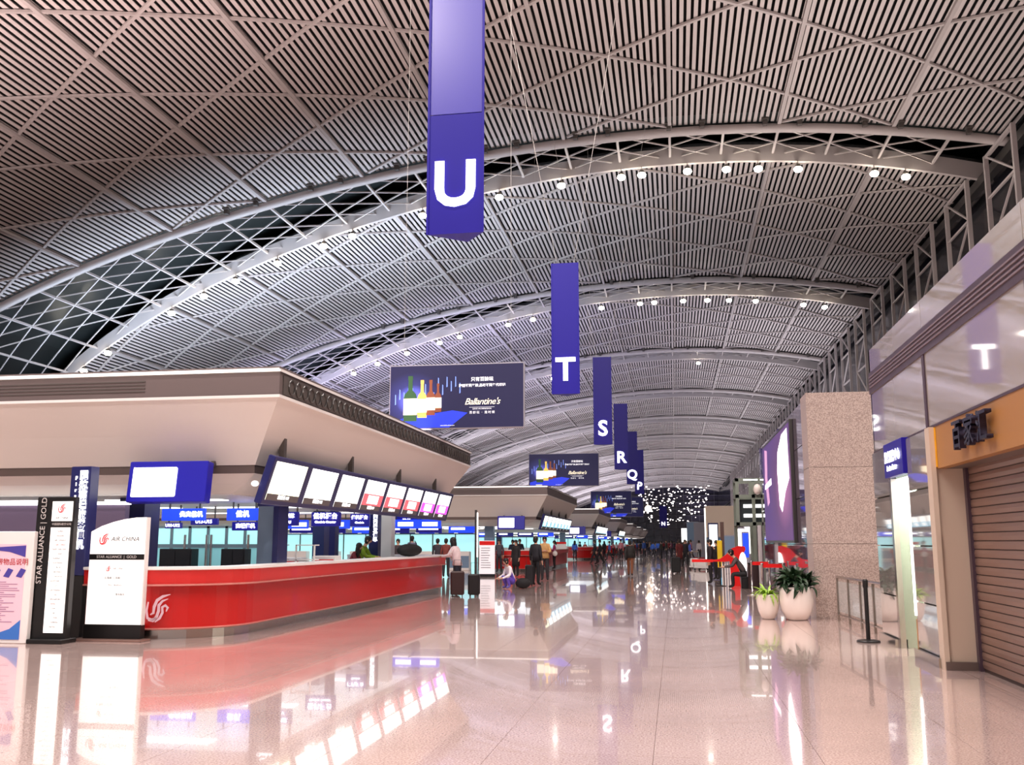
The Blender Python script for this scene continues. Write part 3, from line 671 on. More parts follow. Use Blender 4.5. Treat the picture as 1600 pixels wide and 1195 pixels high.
lm = [leaf_mesh(.44, .05, leafy, dr) for dr in (.5, .8, 1.1)]
for i in range(56):
    a = rr.uniform(0, 2*PI); link('leaf', lm[i % 3], t, (.05*math.cos(a+PI/2), .05*math.sin(a+PI/2), .47), (rr.uniform(-.2, .7), rr.uniform(-.2, .2), a), (1, rr.uniform(.6, .95), rr.uniform(.7, 1.0)))
P2 = [(.17, 0), (.21, .02), (.30, .18), (.335, .38), (.33, .56), (.31, .66), (.28, .66), (.275, .6)]
t = pot('large white pot with dense dark green plant in front of the granite pillar', gx(1240, 20.75), 20.75, P2, .31)
lm = [leaf_mesh(.5, .11, leafd, dr) for dr in (.3, .6, .9)]
for i in range(190):
    a = rr.uniform(0, 2*PI); r_ = rr.uniform(0, .24); link('leaf', lm[i % 3], t, (r_*math.cos(a), r_*math.sin(a), .64+rr.uniform(0, .30)*(1-r_*2)), (rr.uniform(-.5, .8), rr.uniform(-.5, .5), a-PI/2+rr.uniform(-.6, .6)), (.9, rr.uniform(.45, .85), .9))
t = thing('potted_plant', 'green plant just visible behind the pink notice board', 'plant', (gx(40, 15.2), 15.2, 0)); MB().lathe([(.15, 0), (.22, .05), (.26, 1.2), (.22, 1.22)], 16).build('pot', white, t, True)
lm = leaf_mesh(.5, .1, leafd, .6)
for i in range(40): a = rr.uniform(0, 2*PI); link('leaf', lm, t, (0, 0, 1.2+rr.uniform(0, .25)), (rr.uniform(-.3, .8), 0, a), (1, rr.uniform(.6, 1.1), 1))

# ------------------------------------------------------------------ right-hand shops
FX = 3.3
sf = sroot('wall_shopfront')
MB().box(FX+.12, 9.5, -2, 16.75, 3.05, 4.72).build('core', fdark, sf)
joints = [-2, 2.2, 5.6, 9.4, 13.27, 16.8]
for a, c in zip(joints[:-1], joints[1:]):
    MB().box(FX, FX+.12, a+.05, c-.03, 3.03, 3.99).build('panel', glassm, sf)
    MB().box(FX, FX+.12, a+.015, c-.0, 4.34, 4.73).build('panel', glassm, sf)
for j in joints[1:-1]: MB().box(FX-.015, FX+.02, j-.05, j+.06, 3.03, 4.0).build('joint_cover', fascb, sf)
MB().box(FX-.02, FX+.1, -2, 16.8, 3.99, 4.34).build('dark_band', fascb, sf)
for q in range(4): MB().box(FX-.035, FX-.02, -2, 16.7, 4.08+.055*q, 4.10+.055*q).build('slat', mat('band_slat', (140, 122, 128), .4, metal=.4), sf)
MB().box(FX-.01, FX+.1, -2, 16.8, 3.0, 3.03).build('lower_trim', fascb, sf)
MB().box(FX, 9.5, 16.72, 16.8, 0, 4.73).build('end_panel', glassm, sf)
# glass wall with the staff door below
GX = 3.26
def gpan(ya, yb):
    zz = [.12, .75, 1.5, 2.25, 3.0]
    for a, c in zip(zz[:-1], zz[1:]): MB().box(GX, GX+.1, ya+.012, yb-.012, a+.01, c-.01).build('pane', gglass, sf)
gpan(15.62, 16.78); gpan(13.2, 14.4)
MB().box(GX+.04, GX+.14, 13.2, 16.75, 0, 3.0).build('backing', fdark, sf) if False else None
MB().box(GX-.06, GX+.12, 13.15, 14.42, 0, .12).box(GX-.06, GX+.12, 15.6, 16.8, 0, .12).build('plinth', chrome, sf)
dr = sroot('door_1')
lobby = mat('lobby_wall', (226, 226, 214), .3)
MB().box(GX+.1, GX+1.6, 15.6, 15.66, 0, 3.0).build('reveal', mat('brushed_reveal', (176, 186, 172), .25, metal=.8), dr)
MB().box(GX+1.55, GX+1.6, 14.3, 15.6, 0, 3.0).build('lobby_wall', lobby, dr); MB().box(GX+.1, GX+1.6, 14.34, 14.40, 0, 3.0).build('reveal', lobby, dr)
MB().box(GX+.1, GX+1.6, 14.4, 15.6, 2.47, 2.5).build('light_panel', whitel, dr)
MB().box(GX-.01, GX+.03, 14.40, 14.48, .55, 2.45).build('light_strip', whitel, dr)
MB().box(GX, GX+.08, 14.40, 14.46, 0, .5).build('door_post', orange, dr)
MB().box(GX+.0, GX+.08, 15.5, 15.62, 0, 2.5).build('frame', chrome, dr)
area('lobby_lamp', (GX+.85, 15, 2.44), 1.3, 1.0, 60, (1, 1, .92))
t = thing('wall_sign', 'blue sign with white characters above the lit glass doorway', 'sign', (GX-.02, 15.0, 2.75)); MB().bbox(-.04, .06, -.62, .6, -.24, .27, .006).build('housing', blue, t)
text('旅客服务中心', .17, whitel, (-.05, 0, .05), t, 'left', bold=.006, ext=.002); text('Service Center', .11, whitel, (-.05, .05, -.11), t, 'left', bold=.003, ext=.002)
# pier, sign board and rolling shutter
MB().box(GX, 3.64, 13.02, 13.18, 0, 2.47).box(GX-.03, GX+.03, 12.98, 13.2, 0, 3.0).build('pier', mat('pier_cream', (206, 188, 168), .4), sf)
MB().box(GX-.02, 3.66, 12.96, 13.22, 0, .1).build('plinth', bandm, sf)
sb = thing('shop_sign_board', 'orange brown shop sign board with dark raised characters over the shutter', 'sign', (FX, 13.1, 2.47))
MB().box(0, .12, -9, -.02, 0, .53).build('board', orange, sb); MB().box(.12, 2.2, -9, -.02, 0, .05).build('soffit', bandm, sb); MB().box(-.012, .0, -.16, -.04, .02, .52).build('edge_strip', gold, sb)
dkl = mat('mirror_lettering', (60, 56, 76), .25, metal=.8)
for i, c_ in enumerate('百家汇'): text(c_, .36, dkl, (-.07, -1.42-.46*i, .27), sb, 'left', bold=.006, ext=.035)
sh = sroot('shutter_wall'); XSH = 3.66; z = .04; i = 0
sl_m = MB().prism([(0, 0), (.012, .004), (.018, .05), (.012, .09), (0, .094)], 'y', -10.2, 0).mesh('slat', shut)
sl_m.transform(Matrix.Scale(-1, 4, (1, 0, 0))); sl_m.flip_normals()
while z < 2.45: link('slat', sl_m, sh, (XSH, 13.0, z)); z += .102
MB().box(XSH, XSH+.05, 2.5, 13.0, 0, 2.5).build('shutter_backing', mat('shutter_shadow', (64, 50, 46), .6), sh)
MB().box(XSH-.05, XSH+.02, 12.9, 13.0, 0, 2.5).build('guide_rail', fascb, sh)
# granite pillar
PX0, PX1, PY = 2.81, 4.55, 21.03
pl = struct('trim_1', MB().box(PX0+.02, PX1, PY+.02, PY+.9, 0, 4.66), granite)
for a, c in ((0, 1.52), (1.525, 3.1), (3.105, 4.68)):
    MB().box(PX0, PX1, PY, PY+.02, a, c-.003).build('stone_panel', granite, pl)
    MB().box(PX0, PX0+.02, PY+.02, PY+.9, a, c-.006).build('stone_panel', granite, pl)
# glazed shop block behind the pillar with the big advert
wb = sroot('wall_gallery'); 
MB().box(3.1, 9, PY+.9, 35.0, 0, 4.78).build('core', fdark, wb)
for a in np.arange(PY+.9, 35.0, 2.35):
    for z0_, z1_ in ((.1, 1.5), (1.5, 2.6), (2.6, 3.8), (3.8, 4.80)):
        MB().box(3.0, 3.1, a+.015, min(a+2.335, 35), z0_+.01, z1_-.01).build('pane', pglass, wb)
MB().box(3.0, 3.1, PY+.9, 35, 0, .1).build('plinth', chrome, wb)
adp = gradient_mat('advert_purple_print', (96, 70, 140), (190, 130, 180), (0, -2, 1.5), (2, 4, 2.2), .35)
t = thing('billboard', 'large purple backlit advert panel on the glass wall behind the plants', 'billboard', (2.96, 28.8, 1.55))
MB().bbox(-.05, .04, -3.75, 3.9, -.02, 3.08, .01).build('frame', steeld, t); p = MB().box(-.06, -.05, -3.65, 3.8, .05, 3.0).build('print', adp, t)
MB().add([(-.065, -3.3, 2.9), (-.065, -2.0, 2.86), (-.065, -.9, 2.5), (-.065, -.6, 2.0), (-.065, -.9, 1.0), (-.065, -1.5, .8), (-.065, -2.4, 1.3), (-.065, -3.4, 1.6)], [(0, 1, 2, 3, 4, 5, 6, 7)]).build('figure_print', scr, p)
MB().add([(-.065, 1.2, 1.9), (-.065, 3.2, 1.8), (-.065, 3.3, 1.65), (-.065, 1.2, 1.7)], [(0, 1, 2, 3)]).build('caption_print', scr, p)
MB().add([(-.065, 3.0, 2.9), (-.065, 2.2, 2.8), (-.065, 2.4, 2.0), (-.065, 1.9, 1.2), (-.065, 2.6, 1.1), (-.065, 3.2, 2.0)], [(0, 1, 2, 3, 4, 5)]).build('streak_print', mat('print_pink', (225, 170, 215), .4, emit=.6), p)
# railing between pillar and shopfront
t = thing('handrail', 'steel handrail with glass infill in front of the granite pillar', 'railing', (0, 0, 0))
A = Vector((3.2, 20.7, 0)); B = Vector((3.42, 17.0, 0))
MB().tube([A+Vector((0, 0, .86)), B+Vector((0, 0, .86))], .03, 8).tube([A+Vector((0, 0, .12)), B+Vector((0, 0, .12))], .02, 8).build('rail', chrome, t)
for q in range(5): p_ = A.lerp(B, q/4); MB().box(p_.x-.02, p_.x+.02, p_.y-.03, p_.y+.03, 0, .85).build('post', chrome, t)
for q in range(4): a_ = A.lerp(B, (q+.1)/4); c_ = A.lerp(B, (q+.9)/4); MB().bar(a_+Vector((0, 0, .48)), c_+Vector((0, 0, .48)), .012, .6).build('glass_panel', mat('clear_glass', (200, 210, 210), .05, alpha=.35), t)
t = thing('stanchion', 'black retractable belt post standing alone by the shopfront', 'barrier post', (2.96, 16.38, 0))
MB().lathe([(.18, 0), (.18, .015), (.16, .03), (.04, .045)], 20).build('base', black, t); MB().lathe([(.033, .04), (.033, .85)], 14).build('post', black, t); MB().lathe([(.042, .84), (.042, .95), (.03, .97)], 14).build('belt_head', black, t)

# gantry with arrows, beyond the advert wall
t = thing('sign_gantry', 'grey green steel gantry box with white arrow lights on tall legs', 'gantry', (0, 36.5, 0)); Yg = 36.5
gm = mat('gantry_green', (120, 130, 118), .5); xa, xb_ = gx(1152, Yg), gx(1203, Yg)
for x_ in (xa, (xa+xb_)/2, xb_-.12): MB().box(x_, x_+.12, 0, .12, 2.15 if x_ == xa else 0, 3.85).box(x_, x_+.12, 1.4, 1.52, 0, 3.85).build('post', gm, t)
for z_ in (2.15, 3.15, 3.75): MB().box(xa, xb_, 0, .1, z_, z_+.12).box(xa, xb_, 1.42, 1.52, z_, z_+.12).box(xa, xa+.1, 0, 1.5, z_, z_+.12).build('beam', gm, t)
MB().box(xa+.15, xb_, .2, .3, 2.25, 3.1).build('sign_panel', mat('gantry_dark', (34, 44, 46), .4), t)
for z_ in (2.45, 2.8):
    MB().prism([(-.45, 0), (.28, 0), (.28, -.06), (.45, .06), (.28, .18), (.28, .12), (-.45, .12)], 'y', .17, .19).build('arrow_light', whitel, t).location = ((xa+xb_)/2+.15, 0, z_)
MB().ell(((xa+xb_)/2+.2, -.15, 3.45), (.15, .15, .2), 12, 8).build('camera_dome', potm, t, True)
MB().box(xa+.3, xa+.8, -.02, 0, 3.78, 3.83).build('small_lamp', whitel, t)

# ------------------------------------------------------------------ people
def person_mesh(pose):
    V = []; E = []; Rd = []; reg = []
    def v(p, r, par=None, rg='top'):
        V.append(Vector(p)); Rd.append(r if isinstance(r, tuple) else (r, r))
        if par is not None: E.append((par, len(V)-1)); reg.append(rg)
        return len(V)-1
    sit = pose.startswith('sit'); squat = pose == 'squat'
    hz = .50 if sit else (.26 if squat else .93)
    lean = {'lean': .22, 'sit': .14, 'squat': .16, 'sit_lean': .3, 'reach': .09}.get(pose, .0)
    pel = v((0, 0, hz), (.160, .120), None)
    sp = v((0, -lean*.35, hz+.20), (.145, .115), pel); ch = v((0, -lean*.8, hz+.40), (.175, .125), sp)
    nb = v((0, -lean*1.1, hz+.53), (.062, .058), ch); nk = v((0, -lean*1.25, hz+.585), (.05, .052), nb, 'skin')
    hy = -lean*1.35-.015-(.04 if lean else 0); hzz = hz+.68
    hd_ = v((0, hy, hzz), (.078, .092), nk, 'skin'); ht = v((0, hy+.005, hzz+.085), (.062, .072), hd_, 'skin')
    v((0, hy-.105, hzz-.012), (.011, .012), hd_, 'skin')
    for s in (-1, 1):
        sh_ = v((s*.165, -lean*.95, hz+.475), (.07, .068), ch)
        if pose in ('lean', 'sit_lean', 'reach'): el = (s*.22, -lean-.12, hz+.25); wr_ = (s*.15, -lean-.38, hz+.22); hn = (s*.13, -lean-.45, hz+.21)
        elif pose == 'phone' and s > 0: el = (s*.24, -.10, hz+.22); wr_ = (s*.17, -.24, hz+.42); hn = (s*.15, -.27, hz+.49)
        elif sit or squat: el = (s*.22, -lean-.05, hz+.22); wr_ = (s*.15, -lean-.3, hz+.12); hn = (s*.12, -lean-.38, hz+.10)
        elif pose == 'walk': el = (s*.22, .04+s*.10, hz+.21); wr_ = (s*.23, s*.16-.04, hz-.04); hn = (s*.225, s*.18-.06, hz-.11)
        elif pose == 'fold': el = (s*.23, -.04, hz+.20); wr_ = (s*.05, -.19, hz+.24); hn = (-s*.03, -.20, hz+.25)
        else: el = (s*.22, .02, hz+.20); wr_ = (s*.235, -.04, hz-.05); hn = (s*.235, -.06, hz-.12)
        e = v(el, .056, sh_); w_ = v(wr_, .036, e); h_ = v(hn, (.030, .022), w_, 'skin')
        dv = (Vector(hn)-Vector(wr_)).normalized(); side = dv.cross(Vector((0, 0, 1))) if abs(dv.z) < .8 else Vector((0, 1, 0)); side.normalize()
        for q, ln_ in enumerate((.062, .075, .078, .068)):
            b0 = Vector(hn)+side*(q-1.5)*.018; f1 = v(b0+dv*.035, .009, h_, 'skin'); v(b0+dv*(.035+ln_*.8)+Vector((0, -.012, 0)), .0075, f1, 'skin')
        th = v(Vector(wr_)+dv*.03-side*.035, .010, h_, 'skin'); v(Vector(wr_)+dv*.065-side*.05+Vector((0, -.01, 0)), .0085, th, 'skin')
        hp = v((s*.088, 0, hz-.07 if not (sit or squat) else hz-.03), (.105, .102), pel, 'pant')
        if sit: kn = (s*.12, -.42, hz-.02); an = (s*.12, -.40, .09); to = (s*.13, -.56, .045)
        elif squat: kn = (s*.14, -.30, .44); an = (s*.13, -.16, .09); to = (s*.14, -.32, .045)
        elif pose == 'walk': kn = (s*.09, -.06-s*.14, .49); an = (s*.09, .04-s*.26, .10 if s > 0 else .13); to = (s*.10, -.12-s*.26, .045)
        else: kn = (s*.10, -.015, .49); an = (s*.105, .02, .09); to = (s*.125, -.14, .045)
        k_ = v(kn, (.078, .078), hp, 'pant'); a_ = v(an, (.056, .056), k_, 'pant'); v(to, (.042, .035), a_, 'shoe')
    me = bpy.data.meshes.new('p'); me.from_pydata([tuple(x) for x in V], E, []); o = bpy.data.objects.new('p', me); C.objects.link(o)
    o.modifiers.new('s', 'SKIN'); sd = me.skin_vertices[0].data if me.skin_vertices else None
    if sd is None:
        bpy.context.view_layer.objects.active = o
    for i, r in enumerate(Rd): sd[i].radius = r; sd[i].use_root = (i == 0)
    su = o.modifiers.new('u', 'SUBSURF'); su.levels = su.render_levels = 1
    dg = bpy.context.evaluated_depsgraph_get(); m2 = bpy.data.meshes.new_from_object(o.evaluated_get(dg)); C.objects.unlink(o); bpy.data.objects.remove(o)
    A = np.array([V[a] for a, _ in E]); B = np.array([V[c] for _, c in E]); idx = {'top': 0, 'pant': 1, 'skin': 2, 'shoe': 3}
    AB = B-A; L2 = (AB**2).sum(1)
    m2.materials.clear()
    for f in m2.polygons:
        p = np.array(f.center); t_ = np.clip(((p-A)*AB).sum(1)/L2, 0, 1); dd = (((A+AB*t_[:, None])-p)**2).sum(1)
        f.material_index = idx[reg[int(dd.argmin())]]
    # face details: eyes, mouth, ears belong to the same body mesh
    mb = MB()
    for s in (-1, 1): mb.ell((s*.031, hy-.083, hzz+.012), (.012, .008, .007), 6, 4, 4); mb.ell((s*.084, hy+.005, hzz), (.012, .02, .03), 6, 5, 2)
    mb.ell((0, hy-.083, hzz-.045), (.024, .007, .006), 6, 4, 5)
    vs = [tuple(q.co) for q in m2.vertices]; fs = [tuple(f.vertices) for f in m2.polygons]; ms = [f.material_index for f in m2.polygons]
    out = MB(); out.v = vs; out.f = fs; out.m = ms; n0 = len(vs)
    out.v += mb.v; out.f += [tuple(i+n0 for i in f) for f in mb.f]; out.m += mb.m
    return out, (0, hy, hzz), hz, lean
POSES = {}
lip = mat('lip', (150, 80, 76), .5)
CL = {}
def cloth(c):
    return mat('cloth_%d_%d_%d' % c, c, .75, noise=(9, tuple(min(255, int(q*1.15)+6) for q in c), .3))
def person(label, x, y, rz, pose, top, pant, shoe=(24, 20, 20), hair='short', h=1.70, coat=None, group=None):
    if pose not in POSES: POSES[pose] = person_mesh(pose)
    out, hd_, hz, ln0 = POSES[pose]; s = h/1.70
    t = thing('person', label, 'person', (x, y, 0), rz, group); t.scale = (s, s, s)
    me = out.mesh('body', [cloth(top), cloth(pant), skin, cloth(shoe), hairm, lip], True); link('body', me, t)
    mb = MB(); c = hd_
    mb.ell((c[0], c[1]+.018, c[2]+.045), (.094, .103, .095), 12, 9)
    mb.ell((c[0], c[1]+.045, c[2]-.01), (.088, .075, .095), 12, 7)
    if hair == 'long':
        mb.ell((c[0], c[1]+.06, c[2]-.12), (.11, .07, .21), 12, 8)
        for s_ in (-1, 1): mb.ell((s_*.078, c[1]+.02, c[2]-.06), (.03, .055, .15), 8, 6)
    elif hair == 'tail': mb.ell((c[0], c[1]+.12, c[2]-.06), (.035, .04, .12), 8, 6)
    mb.build('hair', hairm, t, True)
    if coat:
        mb = MB(); z0 = hz-(.05 if coat == 'jacket' else .42)
        mb.lathe([(.215 if coat != 'jacket' else .19, z0), (.205, hz-.05), (.165, hz+.15), (.19, hz+.34), (.185, hz+.46), (.10, hz+.54)], 16)
        mb.v = [(a, b_*.72-2*ln0*max(0, c_-hz), c_) for a, b_, c_ in mb.v]; mb.build('coat', cloth(tuple(max(0, int(q*.9)) for q in top)), t, True)
    return t
def suitcase(label, x, y, rz, col, w_=.42, d_=.24, hh=.62, handle=True, group=None):
    t = thing('suitcase', label, 'suitcase', (x, y, 0), rz, group); m = mat('case_%d_%d_%d' % col, col, .5)
    MB().bbox(-w_/2, w_/2, -d_/2, d_/2, .05, hh, .035).build('shell', m, t, False)
    mb = MB()
    for q in range(3): mb.box(-w_*.3+q*w_*.3-.01, -w_*.3+q*w_*.3+.01, -d_/2-.008, -d_/2, .1, hh-.06)
    mb.build('ridge', m, t)
    if handle: MB().tube([(-.1, d_/2-.04, hh), (-.1, d_/2-.04, hh+.32), (.1, d_/2-.04, hh+.32), (.1, d_/2-.04, hh)], .011, 6).build('pull_handle', steeld, t)
    for sx in (-1, 1):
        for sy in (-1, 1): MB().lathe([(.0, -.012), (.028, -.012), (.028, .012), (0, .012)], 10).build('wheel', black, t).matrix_local = Matrix.Translation((sx*(w_/2-.06), sy*(d_/2-.05), .03)) @ Matrix.Rotation(PI/2, 4, 'Y')
    return t
def bag(label, x, y, z, rz, col, w_=.6, d_=.3, hh=.28):
    t = thing('duffel_bag', label, 'bag', (x, y, z), rz); m = cloth(col)
    mb = MB(); mb.ell((0, 0, hh*.5), (w_/2, d_/2, hh/2), 16, 9); mb.v = [(a, b_, max(0, c_)) for a, b_, c_ in mb.v]; mb.build('body', m, t, True)
    MB().tube([(-w_*.2, -d_*.2, hh*.8), (-w_*.12, -d_*.2, hh*1.2), (w_*.12, -d_*.2, hh*1.2), (w_*.2, -d_*.2, hh*.8)], .012, 6).build('strap', m, t)
    return t
PR = PI/2
person('woman with long black hair in pale pink sweater leaning on the red counter', -6.5, 29.0, -PR-.25, 'reach', (250, 226, 226), (30, 34, 48), hair='long', h=1.66, coat='jacket')
suitcase('dark brown upright suitcase beside the woman in pink sweater', -6.25, 27.9, .2, (52, 30, 30), .40, .26, .72)
suitcase('black small suitcase at the right of the brown one', -5.78, 28.0, .1, (20, 18, 20), .34, .24, .64)
person('man in long black coat standing behind the crouching child', gx(806, 44), 44, -.5, 'stand', (26, 22, 24), (20, 18, 20), h=1.62, coat='long')
person('child in white top and purple trousers crouching by a black bag', gx(800, 32.9), 32.9, -.9, 'squat', (236, 232, 240), (92, 70, 170), (90, 80, 150), h=1.62)
bag('large black bag on the floor beside the crouching child', gx(817, 33), 33, 0, .1, (18, 18, 20), .52, .32, .36)
person('man in all black standing beside the black suitcase', gx(837, 35.4), 35.4, PI-.4, 'stand', (24, 24, 32), (18, 18, 22), h=1.72, coat='jacket')
suitcase('black suitcase held by the man in all black', gx(827, 34.9), 34.9, .2, (20, 18, 22), .3, .26, .75)
person('man in tan jacket and dark trousers facing the camera', gx(851, 40), 40, .1, 'fold', (190, 150, 96), (34, 30, 34), h=1.74, coat='jacket')
person('woman in magenta top holding a white bag at second counter', gx(866, 57), 57, -PR, 'fold', (150, 44, 96), (30, 26, 30), hair='tail', h=1.62)
bag('white handbag held by the woman in magenta top', gx(867, 56.6), 56.6, .75, 0, (230, 224, 216), .3, .15, .3)
person('man in dark jacket and brown trousers walking away in mid hall', gx(984, 46), 46, PI, 'walk', (34, 32, 30), (112, 66, 40), h=1.60, coat='jacket')
bag('black shoulder bag beside the man in brown trousers', gx(978, 45.9), 45.9, .72, 1.3, (24, 22, 22), .3, .14, .34)
person('walker in dark clothes passing the third red counter', gx(929, 73), 73, -PR, 'walk', (30, 30, 38), (26, 26, 32), h=1.68)
person('walker in black leaning forward by the third counter', gx(937, 69), 69, -PR, 'walk', (24, 22, 28), (20, 20, 26), h=1.7)
person('traveller in dark red jacket with a black trolley case', gx(1061, 62), 62, PI+.3, 'walk', (96, 30, 30), (34, 24, 26), h=1.68, coat='long')
person('traveller in black beside the one in dark red', gx(1070, 66), 66, .2, 'walk', (26, 24, 28), (22, 22, 26), h=1.68)
suitcase('black trolley case pulled in the middle of the hall', gx(1055, 50.5), 50.5, .15, (16, 16, 18), .46, .3, .8)
person('man in dark suit standing in profile near the red barrier', gx(1109, 38), 38, -PR, 'stand', (34, 26, 32), (24, 20, 24), h=1.62, coat='jacket')
person('person in black behind the man in dark suit', gx(1119, 42), 42, -PR+.6, 'phone', (24, 20, 24), (22, 20, 22), h=1.6, coat='jacket')
person('man in grey jacket sitting beside the red arch', gx(1162, 34.4), 34.4, -PR, 'sit_lean', (74, 66, 66), (26, 24, 26), h=1.7)
t = thing('stool', 'dark block seat under the sitting man in grey jacket', 'stool', (gx(1165, 34.4), 34.4, 0)); MB().bbox(-.2, .2, -.2, .2, 0, .40, .02).build('seat', black, t)
t = thing('waste_bin', 'dark upright bin behind the sitting man', 'bin', (gx(1175, 34), 34, 0)); MB().bbox(-.17, .17, -.17, .17, 0, .82, .02).build('body', mat('bin_brown', (52, 34, 34), .4), t); MB().bbox(-.18, .18, -.18, .18, .82, .87, .01).build('lid', black, t)
# staff and travellers at the desks
for lb, px, Y, rz, pose, tp, hr, h in (
    ('woman with dark hair and red scarf bent over behind the red counter', 545, 25.5, PR, 'lean', (120, 40, 50), 'long', 1.50),
    ('man in bright green jacket behind the red counter', 557, 26, PR, 'lean', (126, 158, 30), 'short', 1.68),
    ('man in dark jacket facing the camera behind the counter', 622, 42, 0, 'stand', (54, 46, 50), 'short', 1.66),
    ('man in grey suit with navy bag, back to the camera', 644, 44, PI, 'stand', (96, 96, 116), 'short', 1.80),
    ('person in dark top right of the navy bag man', 684, 44, PI, 'stand', (50, 46, 54), 'short', 1.68),
    ('person in brown red jacket by the far end of counter', 697, 43, PI, 'stand', (110, 50, 44), 'short', 1.68),
    ('small dark haired person beside the white column', 610, 43, 0, 'stand', (66, 56, 64), 'short', 1.48),
    ('staff member at left of second island desks', 780, 50.6, 0, 'stand', (60, 60, 70), 'short', 1.66),
    ('clerk in dark uniform at second island desk', 801, 55, 0, 'stand', (40, 44, 66), 'tail', 1.66),
    ('clerk in navy uniform right of the dark uniformed clerk', 812, 55, 0, 'stand', (36, 36, 50), 'short', 1.70)):
    y = Y if px < 770 else Y
    person(lb, gx(px, y), y, rz, pose, tp, (34, 34, 40), hair=hr, h=h)
bag('black duffel bag lying on the red counter', -7.45, 27.0, 1.15, 1.45, (14, 14, 16), 1.5, .5, .36)
# far crowd
cols = [(40, 40, 48), (120, 36, 40), (60, 110, 210), (28, 26, 30), (200, 196, 200), (70, 90, 170), (90, 40, 60), (50, 50, 40), (150, 130, 110), (30, 60, 120), (190, 120, 130)]
cn = {(40, 40, 48): 'charcoal', (120, 36, 40): 'dark red', (60, 110, 210): 'bright blue', (28, 26, 30): 'black', (200, 196, 200): 'white', (70, 90, 170): 'blue', (90, 40, 60): 'maroon', (50, 50, 40): 'olive', (150, 130, 110): 'beige', (30, 60, 120): 'navy', (190, 120, 130): 'pink'}
cp = [(944, 96), (952, 84), (958, 110), (963, 120), (970, 92), (976, 130), (995, 105), (1001, 125), (1006, 100), (1010, 140), (1015, 118), (1020, 98), (1024, 130), (1028, 112), (1033, 90), (1037, 150), (1041, 104), (1045, 122), (1049, 96), (1053, 136), (1057, 110), (1064, 92), (1067, 84), (1072, 100), (1076, 76), (1079, 90), (1083, 120), (1088, 104), (1092, 88), (1097, 110), (1104, 96), (990, 150), (1013, 165), (1030, 170), (1048, 175), (1060, 160), (898, 84), (906, 90), (914, 100)]
for i, (px, Y) in enumerate(cp):
    c_ = cols[(i*5+i//4) % len(cols)]
    person('%s person in %s, %s' % (['tall', 'short', 'slim', 'broad', 'small'][i*3 % 5], cn[c_], ['standing', 'walking'][i % 2])+' %s, %s' % (['near the left counters', 'left of centre', 'at the centre', 'right of centre', 'near the right kiosks'][min(4, max(0, int((px-900)/42)))], 'farthest crowd' if Y > 115 else 'mid distance'), gx(px, Y), Y, rr.uniform(0, 6.28), ['stand', 'walk', 'fold', 'walk'][i % 4], c_, (36, 34, 42), hair='short' if i % 3 else 'long', h=rr.uniform(1.52, 1.76), group='distant crowd')

# ------------------------------------------------------------------ kiosks, barriers and other things in mid hall
t = thing('notice_stand', 'white notice stand with red header left of the second counter', 'sign', (gx(761, 44), 44, 0)); w_ = .36
MB().bbox(-w_, w_, 0, .08, .12, 1.62, .01).build('body', mat('notice_white', (240, 236, 240), .4, emit=.35), t); MB().box(-w_, w_, -.01, 0, 1.42, 1.6).build('header', redp, t); MB().box(-w_, w_, -.02, .1, 0, .12).build('base', black, t)
for q in range(9): MB().box(-w_+.08, w_-.1-rr.uniform(0, .2), -.012, 0, 1.28-.11*q, 1.30-.11*q).build('text_line', ink, t)
t = thing('notice_stand', 'small white notice with red top standing on the second counter', 'sign', (gx(877, 58), 58, 1.15)); MB().box(-.3, .3, 0, .03, 0, .42).build('body', white, t); MB().box(-.3, .3, -.01, 0, .3, .42).build('header', redp, t)
t = thing('sign_post', 'slim grey post with white light tube left of the notice stand', 'sign', (gx(744, 36), 36, 0), 0); MB().box(-.06, .02, 0, .1, 0, 2.75).build('post', steeld, t); MB().box(.02, .055, 0, .1, 1.0, 2.65).build('light_tube', stripl, t)
for i, (px, Y, wd, hh) in enumerate(((507, 21, .55, 1.25), (455, 21.5, .5, 1.2))):
    t = thing('check_in_kiosk', ['white kiosk cabinet with red screen left of the woman bending over', 'white shelving kiosk with red goods beside the grey-blue column'][i], 'kiosk', (gx(px, Y), Y, 0))
    MB().bbox(-wd/2, wd/2, 0, .4, 0, hh, .02).build('body', white, t); MB().box(-wd/2+.05, wd/2-.05, -.012, 0, hh-.35, hh-.08).build('screen', redp, t)
for i, (px, Y) in enumerate(((437+40, 19.5), (430, 20))): 
    t = thing('display_shelf', ['small glass shelf unit standing on the counter back', 'white framed glass shelf with red items'][i], 'shelf', (gx(px, Y), Y, 0)); 
    for sx in (-.2, .2): MB().box(sx-.015, sx+.015, 0, .03, 0, 1.5).build('post', white, t)
    for z_ in (.9, 1.2, 1.5): MB().box(-.2, .2, 0, .3, z_-.02, z_).build('shelf_board', white, t)
    MB().bbox(-.15, .15, .04, .25, .9, 1.12, .01).build('goods', redp, t)
